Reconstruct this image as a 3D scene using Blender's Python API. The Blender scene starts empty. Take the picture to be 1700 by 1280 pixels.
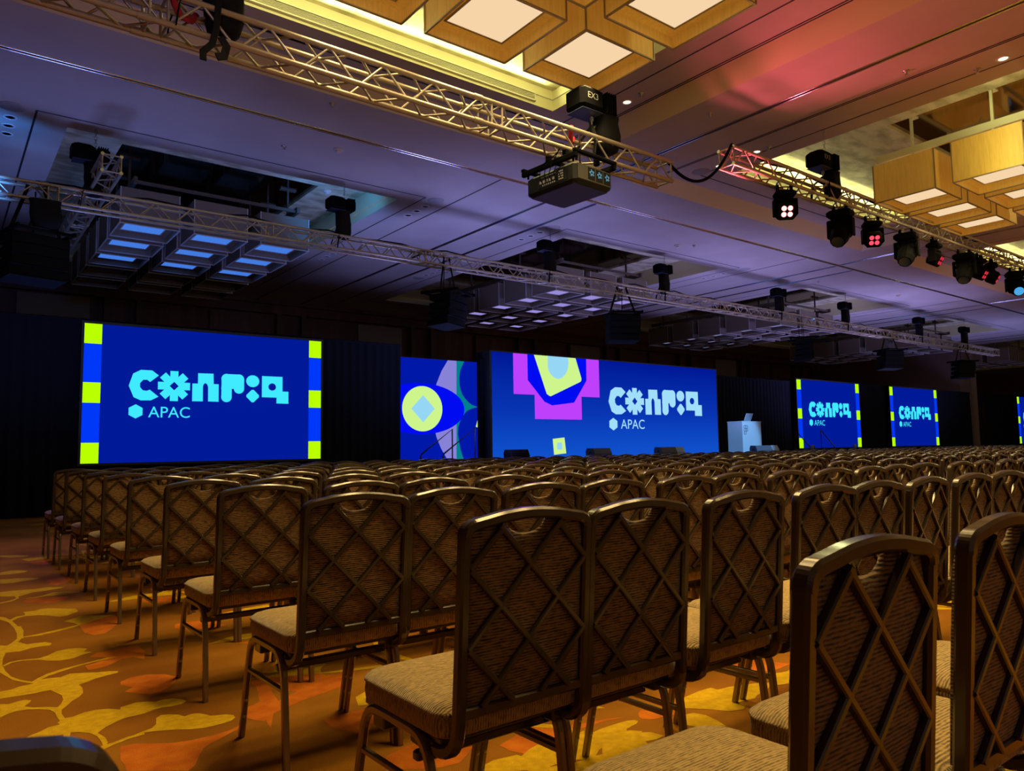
import bpy, math, random
from mathutils import Vector, Matrix
SC = bpy.context.scene
COL = SC.collection
R = math.radians
random.seed(7)

# ---------------------------------------------------------------- camera
cam_d = bpy.data.cameras.new('camera'); cam = bpy.data.objects.new('camera', cam_d); COL.objects.link(cam)
CX = Vector((0.79181, -0.61058, -0.01510)); CY = Vector((-0.03925, -0.07554, 0.99637)); CZ = Vector((-0.60951, -0.78834, -0.08378))
m = Matrix((CX, CY, CZ))            # rows: world axes seen in the camera frame
cam.matrix_world = Matrix.Translation((0, 0, 1.08)) @ Matrix(((0.79181002, -0.03924825, -0.6095051), (-0.61058073, -0.07554143, -0.78834298), (-0.01510181, 0.99636994, -0.08377869))).to_4x4()
cam_d.sensor_width = 36; cam_d.lens = 1237.7 / 1700 * 36; cam_d.clip_start = 0.05; cam_d.clip_end = 200
cam_d.dof.use_dof = True; cam_d.dof.focus_distance = 4.0; cam_d.dof.aperture_fstop = 14
SC.camera = cam
SC.view_settings.view_transform = 'Standard'; SC.view_settings.look = 'None'
SC.view_settings.exposure = 0.0; SC.view_settings.gamma = 1.0
try: SC.view_settings.use_curve_mapping = False
except Exception: pass
SC.cycles.use_denoising = True
SC.cycles.max_bounces = 6; SC.cycles.diffuse_bounces = 3; SC.cycles.glossy_bounces = 3; SC.cycles.transmission_bounces = 2
SC.cycles.sample_clamp_indirect = 3.0
try: SC.cycles.use_light_tree = True
except Exception: pass

# ---------------------------------------------------------------- world + lights
w = bpy.data.worlds.new('world'); SC.world = w; w.use_nodes = True
w.node_tree.nodes['Background'].inputs[0].default_value = (0.62, 0.45, 0.30, 1)
w.node_tree.nodes['Background'].inputs[1].default_value = 0.30

def light(name, kind, loc, target, color, power, size=0.5, sizey=None, spot=90, blend=0.6, spread=180):
    d = bpy.data.lights.new(name, kind); o = bpy.data.objects.new(name, d); COL.objects.link(o)
    o.location = loc; d.color = color; d.energy = power
    dv = Vector(target) - Vector(loc)
    o.rotation_euler = dv.to_track_quat('-Z', 'Y').to_euler()
    if kind == 'AREA':
        d.shape = 'RECTANGLE'; d.size = size; d.size_y = sizey or size; d.spread = R(spread)
    elif kind == 'SPOT':
        d.spot_size = R(spot); d.spot_blend = blend; d.shadow_soft_size = size
    else:
        d.shadow_soft_size = size
    return o

PER = 10.15                       # the room repeats along the wall
WARM = (1.0, 0.74, 0.30)
# chandelier cluster in every near coffer: 3 x 5 lamps (lamp light below each shade)
NEAR_C = [(4.15 + PER * k) for k in (-0, 1, 2)]
for k, cx in enumerate(NEAR_C):
    for i in range(3):
        for j in range(5):
            x = cx + (i - 1) * 1.24; y = 5.53 - j * 1.24
            light('lamp_light', 'AREA', (x, y, 5.13), (x, y, 0), WARM, 27.0 if k < 2 else 29.0, 0.62, spread=125)
# warm and yellow cove light inside the near coffers, plus an added wall fill
for k in (0, 1, 2, 3):
    x0, x1 = 1.58 + PER * k, 7.27 + PER * k
    light('cove_and_fill_light', 'AREA', ((x0 + x1) / 2, 8.17, 6.40), ((x0 + x1) / 2, 6.8, 6.62), (0.97, 1.0, 0.42), 34, 5.2, 0.08)
    light('cove_and_fill_light', 'AREA', ((x0 + x1) / 2, 7.55, 6.35), ((x0 + x1) / 2, 8.28, 6.36), (1.0, 0.96, 0.36), 22, 5.2, 0.06)  # added lamp in mid-air, brightens the upright far face of the recess
    light('cove_and_fill_light', 'AREA', (x0 + .12, 4, 6.40), (x0 + 1.4, 4, 6.6), (0.97, 1.0, 0.42), 34, 0.08, 7)
    light('cove_and_fill_light', 'AREA', (x1 - .12, 4, 6.40), (x1 - 1.4, 4, 6.6), (0.97, 1.0, 0.42), 34, 0.08, 7)
# added blue and violet lamps without fixtures, low by the stage, filling the far ceiling
for x, c, p in ((1.5, (0.20, 0.30, 1.0), 480), (9.5, (0.30, 0.34, 1.0), 1200), (17, (0.38, 0.37, 1.0), 1650), (26, (0.38, 0.37, 1.0), 1650), (36, (0.34, 0.36, 1.0), 900)):
    light('added_far_fill', 'SPOT', (x, 11.9, 0.5), (x, 14.2, 6), c, p, 0.8, spot=125, blend=1.0)
# blue spot that hits the coffer over the left screen and the ceiling at its left
light('blue_spot', 'SPOT', (5.75, 12.75, 5.35), (6.45, 14.4, 6.5), (0.05, 0.33, 1.0), 110, 0.08, spot=95, blend=0.8)
light('blue_spot', 'SPOT', (0.3, 12.0, 4.6), (0.3, 14.3, 6.0), (0.06, 0.28, 1.0), 190, 0.1, spot=90, blend=0.9)
light('blue_spot', 'SPOT', (21.6, 12.4, 5.0), (23, 14.2, 6.4), (0.05, 0.33, 1.0), 30, 0.08, spot=80, blend=0.8)
# red wash from the lit moving head on the right truss, up onto the ceiling
light('red_wash', 'SPOT', (9.0, 6.3, 4.6), (8.7, 4.0, 6.1), (1.0, 0.12, 0.18), 260, 0.15, spot=125, blend=1.0)
light('red_wash', 'SPOT', (9.9, 6.0, 4.30), (11.0, 3.2, 0.5), (1.0, 0.10, 0.12), 60, 0.1, spot=70, blend=1.0)
light('aisle_wash', 'SPOT', (1.2, 12.0, 4.6), (0.2, 9.6, 0), (0.38, 0.25, 1.0), 420, 0.15, spot=65, blend=1.0)
light('added_ceiling_fill', 'SPOT', (-1.5, 0.0, 3.4), (3.2, 7.5, 6.2), (0.52, 0.46, 0.80), 260, 0.4, spot=60, blend=1.0)  # added lamp with no fixture, lifts the near left ceiling
# cool light that falls on the lectern and the wedges
light('stage_key', 'SPOT', (16.5, 6.4, 4.4), (18.6, 13.2, 1.2), (0.16, 0.50, 1.0), 4200, 0.1, spot=16, blend=0.5)

# ---------------------------------------------------------------- materials
MATS = {}
def P(name, col, rough=0.6, metal=0.0, emit=None, es=1.0, spec=0.5):
    if name in MATS: return MATS[name]
    mt = bpy.data.materials.new(name); mt.use_nodes = True
    b = mt.node_tree.nodes['Principled BSDF']
    b.inputs['Base Color'].default_value = (*col, 1); b.inputs['Roughness'].default_value = rough
    b.inputs['Metallic'].default_value = metal; b.inputs['Specular IOR Level'].default_value = spec
    if emit:
        b.inputs['Emission Color'].default_value = (*emit, 1); b.inputs['Emission Strength'].default_value = es
    MATS[name] = mt; return mt
def nodes(mt): return mt.node_tree.nodes, mt.node_tree.links, mt.node_tree.nodes['Principled BSDF']
def srgb(r, g, b):
    f = lambda c: (c / 255 / 12.92) if c / 255 <= 0.04045 else ((c / 255 + 0.055) / 1.055) ** 2.4
    return (f(r), f(g), f(b))
def E(name, rgb, s=1.0):
    if name in MATS: return MATS[name]
    mt = bpy.data.materials.new(name); mt.use_nodes = True; n = mt.node_tree.nodes; n.clear()
    o = n.new('ShaderNodeOutputMaterial'); e = n.new('ShaderNodeEmission')
    e.inputs[0].default_value = (*srgb(*rgb), 1); e.inputs[1].default_value = s
    mt.node_tree.links.new(e.outputs[0], o.inputs[0]); MATS[name] = mt; return mt
def noise_mix(mt, c1, c2, scale, lo=0.4, hi=0.6, detail=3, stretch=(1, 1, 1), bump=0.0, bscale=None):
    n, l, b = nodes(mt)
    tc = n.new('ShaderNodeTexCoord'); mp = n.new('ShaderNodeMapping'); mp.inputs['Scale'].default_value = stretch
    l.new(tc.outputs['Object'], mp.inputs[0])
    nz = n.new('ShaderNodeTexNoise'); nz.inputs['Scale'].default_value = scale; nz.inputs['Detail'].default_value = detail
    l.new(mp.outputs[0], nz.inputs['Vector'])
    cr = n.new('ShaderNodeValToRGB'); cr.color_ramp.elements[0].position = lo; cr.color_ramp.elements[1].position = hi
    cr.color_ramp.elements[0].color = (*c1, 1); cr.color_ramp.elements[1].color = (*c2, 1)
    l.new(nz.outputs['Fac'], cr.inputs[0]); l.new(cr.outputs[0], b.inputs['Base Color'])
    if bump:
        n2 = n.new('ShaderNodeTexNoise'); n2.inputs['Scale'].default_value = bscale or scale * 8; n2.inputs['Detail'].default_value = 4
        l.new(mp.outputs[0], n2.inputs['Vector'])
        bp = n.new('ShaderNodeBump'); bp.inputs['Strength'].default_value = bump; bp.inputs['Distance'].default_value = 0.01
        l.new(n2.outputs['Fac'], bp.inputs['Height']); l.new(bp.outputs[0], b.inputs['Normal'])
    return cr
def fabric(name, c1, c2, axis, freq):
    """ribbed chenille: wavy ridges that run across the given axis, round the sides of a cushion they turn"""
    mt = P(name, c2, 0.95, spec=0.15); n, l, b = nodes(mt)
    tc = n.new('ShaderNodeTexCoord'); sp = n.new('ShaderNodeSeparateXYZ'); l.new(tc.outputs['Object'], sp.inputs[0])
    mp = n.new('ShaderNodeMapping'); mp.inputs['Scale'].default_value = (20, 30, 42) if axis == 'Z' else (22, 34, 22)
    l.new(tc.outputs['Object'], mp.inputs[0])
    nz = n.new('ShaderNodeTexNoise'); nz.inputs['Scale'].default_value = 1.0; nz.inputs['Detail'].default_value = 3
    l.new(mp.outputs[0], nz.inputs['Vector'])
    def wave(out):
        m1 = n.new('ShaderNodeMath'); m1.operation = 'MULTIPLY'; m1.inputs[1].default_value = freq; l.new(out, m1.inputs[0])
        m2 = n.new('ShaderNodeMath'); m2.operation = 'MULTIPLY_ADD'; m2.inputs[1].default_value = 5.5; l.new(nz.outputs['Fac'], m2.inputs[0]); l.new(m1.outputs[0], m2.inputs[2])
        m3 = n.new('ShaderNodeMath'); m3.operation = 'SINE'; l.new(m2.outputs[0], m3.inputs[0])
        m4 = n.new('ShaderNodeMath'); m4.operation = 'MULTIPLY_ADD'; m4.inputs[1].default_value = 0.5; m4.inputs[2].default_value = 0.5
        l.new(m3.outputs[0], m4.inputs[0]); return m4.outputs[0]
    if axis == 'Z': h = wave(sp.outputs['Z'])
    else:
        a, c = wave(sp.outputs['Y']), wave(sp.outputs['X'])
        sn = n.new('ShaderNodeSeparateXYZ'); l.new(tc.outputs['Normal'], sn.inputs[0])
        ab = n.new('ShaderNodeMath'); ab.operation = 'ABSOLUTE'; l.new(sn.outputs['Y'], ab.inputs[0])
        gt = n.new('ShaderNodeMath'); gt.operation = 'GREATER_THAN'; gt.inputs[1].default_value = 0.6; l.new(ab.outputs[0], gt.inputs[0])
        mx = n.new('ShaderNodeMix'); l.new(gt.outputs[0], mx.inputs[0]); l.new(a, mx.inputs[2]); l.new(c, mx.inputs[3]); h = mx.outputs[0]
    m2_ = n.new('ShaderNodeMapping'); m2_.inputs['Scale'].default_value = (45, 45, 150) if axis == 'Z' else (60, 130, 60)
    l.new(tc.outputs['Object'], m2_.inputs[0]); n2_ = n.new('ShaderNodeTexNoise'); n2_.inputs['Scale'].default_value = 1.0; n2_.inputs['Detail'].default_value = 2; l.new(m2_.outputs[0], n2_.inputs['Vector'])
    ad = n.new('ShaderNodeMath'); ad.operation = 'MULTIPLY_ADD'; ad.inputs[1].default_value = 1.6; l.new(n2_.outputs['Fac'], ad.inputs[0])
    sb = n.new('ShaderNodeMath'); sb.operation = 'MULTIPLY_ADD'; sb.inputs[1].default_value = 0.62; sb.inputs[2].default_value = -0.60; l.new(h, sb.inputs[0]); l.new(sb.outputs[0], ad.inputs[2]); h = ad.outputs[0]
    cr = n.new('ShaderNodeValToRGB'); cr.color_ramp.elements[0].color = (*c1, 1); cr.color_ramp.elements[1].color = (*c2, 1)
    cr.color_ramp.elements[0].position = 0.05; cr.color_ramp.elements[1].position = 0.7
    l.new(h, cr.inputs[0]); l.new(cr.outputs[0], b.inputs['Base Color'])
    bp = n.new('ShaderNodeBump'); bp.inputs['Strength'].default_value = 0.8; bp.inputs['Distance'].default_value = 0.003
    l.new(h, bp.inputs['Height']); l.new(bp.outputs[0], b.inputs['Normal'])
    b.inputs['Sheen Weight'].default_value = 0.25
    return mt
M_SEAT = fabric('seat_fabric', (0.13, 0.075, 0.024), (0.43, 0.28, 0.10), 'Y', 820)
M_BACK = fabric('back_fabric_shaded', (0.022, 0.009, 0.003), (0.26, 0.145, 0.052), 'Z', 880)  # same cloth as the seat, darkened for the shade on the backs
M_FRAME = P('brown_frame_metal', (0.055, 0.037, 0.022), 0.19, 0.30, spec=.6)
M_LEG = P('bronze_leg_metal', (0.24, 0.19, 0.125), 0.28, 0.8)
M_BLACK = P('black_plastic', (0.004, 0.004, 0.005), 0.75, spec=0.04)
M_BLACK2 = P('black_matt', (0.005, 0.005, 0.007), 0.85, spec=0.2)
M_CHAIN = P('steel_chain', (0.5, 0.48, 0.44), 0.35, 0.9)
M_ALU = P('truss_aluminium', (0.40, 0.33, 0.26), 0.38, 0.6)
M_TRACK = P('partition_track_metal', (0.85, 0.85, 0.9), 0.14, 1.0)
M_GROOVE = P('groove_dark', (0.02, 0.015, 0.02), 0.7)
M_PLASTER = P('ceiling_plaster', (0.50, 0.42, 0.40), 0.62)
noise_mix(M_PLASTER, (0.47, 0.39, 0.37), (0.53, 0.45, 0.42), 0.7)
M_LEAF = P('gold_leaf_paper', (0.62, 0.55, 0.33), 0.45, 0.25)
noise_mix(M_LEAF, (0.42, 0.37, 0.22), (0.78, 0.72, 0.50), 2.2, 0.35, 0.6, 6, (1, 2.2, 1), 0.25, 14)
M_MIRROR = P('bronze_mirror', (0.30, 0.24, 0.20), 0.08, 1.0)
M_COVE = P('cove_plaster', (0.72, 0.66, 0.40), 0.7)
M_DRAPE = P('black_drape', (0.006, 0.007, 0.011), 0.95, spec=0.1)
M_WOOD = P('dark_wood_wall', (0.08, 0.03, 0.02), 0.55)
noise_mix(M_WOOD, (0.10, 0.035, 0.030), (0.17, 0.065, 0.050), 1.4, 0.35, 0.65, 5, (3, 3, 0.4))
M_PANEL = P('tan_wall_panel', (0.26, 0.19, 0.13), 0.6)
M_WHITE = P('white_laminate', (0.42, 0.46, 0.50), 0.5)
M_LEDBODY = P('led_panel_body', (0.01, 0.01, 0.012), 0.6)
M_STAGE = P('stage_deck', (0.10, 0.10, 0.12), 0.45)

# ---------------------------------------------------------------- mesh helpers
class MB:
    def __init__(s): s.v = []; s.f = []; s.mi = []; s.sm = []
    def add(s, vs, fs, mi=0, smooth=False):
        o = len(s.v); s.v += [tuple(v) for v in vs]
        for f in fs: s.f.append([o + i for i in f]); s.mi.append(mi); s.sm.append(smooth)
    def box(s, x0, x1, y0, y1, z0, z1, mi=0, M=None):
        vs = [Vector((x, y, z)) for x in (x0, x1) for y in (y0, y1) for z in (z0, z1)]
        if M: vs = [M @ v for v in vs]
        s.add(vs, [(0, 1, 3, 2), (4, 6, 7, 5), (0, 4, 5, 1), (2, 3, 7, 6), (0, 2, 6, 4), (1, 5, 7, 3)], mi)
    def bbox(s, x0, x1, y0, y1, z0, z1, b=0.01, mi=0, M=None):
        """box with chamfered edges along its height and rims"""
        b = min(b, (x1 - x0) / 3, (y1 - y0) / 3, (z1 - z0) / 3)
        def ring(i, z): return [(x0 + i + b, y0 + i, z), (x1 - i - b, y0 + i, z), (x1 - i, y0 + i + b, z), (x1 - i, y1 - i - b, z), (x1 - i - b, y1 - i, z), (x0 + i + b, y1 - i, z), (x0 + i, y1 - i - b, z), (x0 + i, y0 + i + b, z)]
        vs = ring(b, z0) + ring(0, z0 + b) + ring(0, z1 - b) + ring(b, z1)
        vs = [Vector(v) for v in vs]
        if M: vs = [M @ v for v in vs]
        fs = [tuple(range(7, -1, -1)), tuple(range(24, 32))]
        for k in range(3):
            for i in range(8): j = (i + 1) % 8; fs.append((8 * k + i, 8 * k + j, 8 * k + 8 + j, 8 * k + 8 + i))
        s.add(vs, fs, mi)
    def cyl(s, a, b, r, n=8, mi=0, r2=None, smooth=True, caps=True):
        a, b = Vector(a), Vector(b); d = (b - a)
        if d.length < 1e-6: return
        d.normalize(); u = d.orthogonal().normalized(); w_ = d.cross(u); r2 = r if r2 is None else r2
        A = [a + (u * math.cos(t) + w_ * math.sin(t)) * r for t in [2 * math.pi * i / n for i in range(n)]]
        B = [b + (u * math.cos(t) + w_ * math.sin(t)) * r2 for t in [2 * math.pi * i / n for i in range(n)]]
        s.add(A + B, [(i, (i + 1) % n, n + (i + 1) % n, n + i) for i in range(n)], mi, smooth)
        if caps: s.add(A, [tuple(range(n - 1, -1, -1))], mi); s.add(B, [tuple(range(n))], mi)
    def sweep(s, path, w_, h, up, closed=False, ch=0.25, mi=0, smooth=False, caps=True):
        """chamfered rectangular tube along a path; w_ across (up x tangent), h along up"""
        up = Vector(up).normalized(); P_ = [Vector(p) for p in path]; n = len(P_); c = min(w_, h) * ch
        prof = [(-w_ / 2 + c, -h / 2), (w_ / 2 - c, -h / 2), (w_ / 2, -h / 2 + c), (w_ / 2, h / 2 - c), (w_ / 2 - c, h / 2), (-w_ / 2 + c, h / 2), (-w_ / 2, h / 2 - c), (-w_ / 2, -h / 2 + c)]
        vs = []
        for i in range(n):
            if closed: t0 = P_[i] - P_[i - 1]; t1 = P_[(i + 1) % n] - P_[i]
            else: t0 = P_[i] - P_[i - 1] if i > 0 else P_[1] - P_[0]; t1 = P_[i + 1] - P_[i] if i < n - 1 else t0
            t0 = t0.normalized(); t1 = t1.normalized(); t = (t0 + t1).normalized()
            sd = t.cross(up).normalized(); k = 1 / max(0.5, t.dot(t1)); u2 = up - t * up.dot(t); u2 = u2.normalized() if u2.length > 1e-4 else up
            for a, b in prof: vs.append(P_[i] + sd * a * k + u2 * b)
        fs = []
        for i in range(n if closed else n - 1):
            j = (i + 1) % n
            for k in range(8): q = (k + 1) % 8; fs.append((8 * i + k, 8 * i + q, 8 * j + q, 8 * j + k))
        if not closed and caps: fs += [tuple(range(7, -1, -1)), tuple(range(8 * n - 8, 8 * n))]
        s.add(vs, fs, mi, smooth)
    @staticmethod
    def cr(path, k=3):
        P_ = [Vector(p) for p in path]; out = []
        for i in range(len(P_) - 1):
            a, b, c, d = P_[max(i - 1, 0)], P_[i], P_[i + 1], P_[min(i + 2, len(P_) - 1)]
            for j in range(k):
                t = j / k; out.append(.5 * ((2 * b) + (c - a) * t + (2 * a - 5 * b + 4 * c - d) * t * t + (3 * b - a - 3 * c + d) * t ** 3))
        return out + [P_[-1]]
    def tube(s, path, r, n=8, mi=0):
        P_ = [Vector(p) for p in path]; vs = []; ref = Vector((0, 0, 1))
        for i in range(len(P_)):
            t = (P_[min(i + 1, len(P_) - 1)] - P_[max(i - 1, 0)]).normalized()
            u = t.cross(ref); u = t.orthogonal() if u.length < 0.05 else u; u.normalize(); w_ = t.cross(u)
            for k in range(n): a = 2 * math.pi * k / n; vs.append(P_[i] + (u * math.cos(a) + w_ * math.sin(a)) * r)
        fs = [(n * i + k, n * i + (k + 1) % n, n * i + n + (k + 1) % n, n * i + n + k) for i in range(len(P_) - 1) for k in range(n)]
        s.add(vs, fs, mi, True); s.add(vs[:n], [tuple(range(n))], mi); s.add(vs[-n:], [tuple(range(n - 1, -1, -1))], mi)
    def lathe(s, prof, c=(0, 0, 0), n=20, mi=0, M=None, smooth=True):
        vs = []
        for r, z in prof:
            for k in range(n): a = 2 * math.pi * k / n; vs.append(Vector((c[0] + r * math.cos(a), c[1] + r * math.sin(a), c[2] + z)))
        if M: vs = [M @ v for v in vs]
        fs = [(n * i + k, n * i + (k + 1) % n, n * i + n + (k + 1) % n, n * i + n + k) for i in range(len(prof) - 1) for k in range(n)]
        s.add(vs, fs, mi, smooth)
    def poly(s, pts, mi=0): s.add(pts, [tuple(range(len(pts)))], mi)
    def prism(s, pts, d, mi=0):
        """extrude a planar outline by the vector d"""
        n = len(pts); d = Vector(d); A = [Vector(p) for p in pts]; B = [p + d for p in A]
        s.add(A + B, [tuple(range(n)), tuple(range(2 * n - 1, n - 1, -1))] + [(i, n + i, n + (i + 1) % n, (i + 1) % n) for i in range(n)], mi)
    def build(s, name, mats, parent=None, M=None, link=True):
        me = bpy.data.meshes.new(name); me.from_pydata(s.v, [], s.f)
        if not isinstance(mats, (list, tuple)): mats = [mats]
        for mt in mats: me.materials.append(mt)
        me.polygons.foreach_set('material_index', s.mi); me.polygons.foreach_set('use_smooth', s.sm); me.update()
        o = bpy.data.objects.new(name, me)
        if link: COL.objects.link(o)
        if parent: o.parent = parent
        if M: o.matrix_local = M
        return o
def thing(name, label, cat, loc=(0, 0, 0), rz=0, group=None):
    o = bpy.data.objects.new(name, None); COL.objects.link(o); o.empty_display_size = 0.1
    o.location = loc; o.rotation_euler = (0, 0, rz); o['label'] = label; o['category'] = cat
    if group: o['group'] = group
    return o
def tag(o, label, cat, group=None):
    o['label'] = label; o['category'] = cat
    if group: o['group'] = group
    return o
def struct(o): o['kind'] = 'structure'; return o
def copy_tree(o, parent=None):
    c = o.copy(); COL.objects.link(c)
    if parent: c.parent = parent
    for ch in KIDS.get(o.name, list(o.children)): copy_tree(ch, c)
    return c
KIDS = {}
def ordn(n):
    small = ['', 'first', 'second', 'third', 'fourth', 'fifth', 'sixth', 'seventh', 'eighth', 'ninth', 'tenth', 'eleventh', 'twelfth', 'thirteenth', 'fourteenth', 'fifteenth', 'sixteenth', 'seventeenth', 'eighteenth', 'nineteenth']
    if n < 20: return small[n]
    t = {2: ('twenty', 'twentieth'), 3: ('thirty', 'thirtieth'), 4: ('forty', 'fortieth'), 5: ('fifty', 'fiftieth'), 6: ('sixty', 'sixtieth'), 7: ('seventy', 'seventieth')}[n // 10]
    return t[1] if n % 10 == 0 else t[0] + '-' + small[n % 10]

# ---------------------------------------------------------------- positions of the ceiling fittings
DL_ON = [(7.82, 7.26, 'lit ceiling downlight beside the projector hoist and gold lamps'), (10.95, 3.47, 'bright ceiling downlight at the upper right, above the right lamp cluster'),
         (11.01, 8.03, 'lit downlight glimpsed at the left end of the right truss'), (11.0, 7.24, 'lit downlight peeping over the top chord of the right truss')]
DL_OFF = []
for x, y0, w1 in ((0.68, 12.75, 'left of the dark left coffer'), (7.70, 12.75, 'between the two left coffers, left row'), (10.79, 12.82, 'at the near corner of the middle coffer'), (17.82, 13.0, 'left of the third far coffer')):
    for i in range(3): DL_OFF.append((x, y0 + .35 * i, 'small unlit ceiling downlight, ' + ['nearest', 'middle one', 'farthest'][i] + ' of three ' + w1))
for x, w1 in ((10.83, 'behind the far truss, over the left speaker'), (7.70, 'right of the blue lit lamps')):
    for i in range(3): DL_OFF.append((x, 17.22 + .34 * i, 'small unlit ceiling downlight, ' + ['nearest', 'middle one', 'farthest'][i] + ' of three ' + w1))
GRILLES = [(0.67, 12.33, 'round ceiling speaker grille at the far left edge of the ceiling'), (7.68, 12.31, 'round ceiling speaker grille between the two left coffers'),
           (10.79, 12.37, 'round ceiling speaker grille at the middle coffer corner'), (10.81, 18.28, 'round ceiling speaker grille behind the far truss above the left speaker'),
           (10.97, 8.40, 'round ceiling speaker grille at the left end of the right truss'), (17.85, 12.3, 'round ceiling speaker grille left of the third far coffer')]
DETECT = [(4.27, 11.44, 6.0, False, 'small ceiling sprinkler left of the round smoke detector'), (5.04, 11.07, 6.0, True, 'round smoke detector between the blue seam and the left coffer'),
          (4.28, 9.61, 6.0, False, 'ceiling sprinkler just under the near left truss'), (14.28, 11.72, 6.0, True, 'smoke detector left of a sprinkler, between middle coffer and seam'),
          (14.62, 11.49, 6.0, False, 'ceiling sprinkler right of the detector near the middle coffer'), (10.97, 3.79, 6.1, False, 'ceiling sprinkler beside the bright upper right downlight'),
          (10.03, 4.3, 6.0, False, 'small sprinkler on the reddish ceiling at the upper right'), (8.93, 6.64, 6.0, False, 'small sprinkler on the pink lit strip of ceiling'),
          (10.98, 7.0, 6.1, False, 'ceiling sprinkler over the left end of the right truss'), (7.79, 6.96, 6.1, False, 'ceiling sprinkler right of the lit downlight by the projector hoist'),
          (25.4, 11.57, 6.0, True, 'distant smoke detector left of the fourth coffer'), (21.08, 11.96, 6.0, False, 'sprinkler at the corner of the third far coffer'), (6.29, 14.37, 6.47, True, 'round detector inside the blue lit left coffer')]

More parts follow.
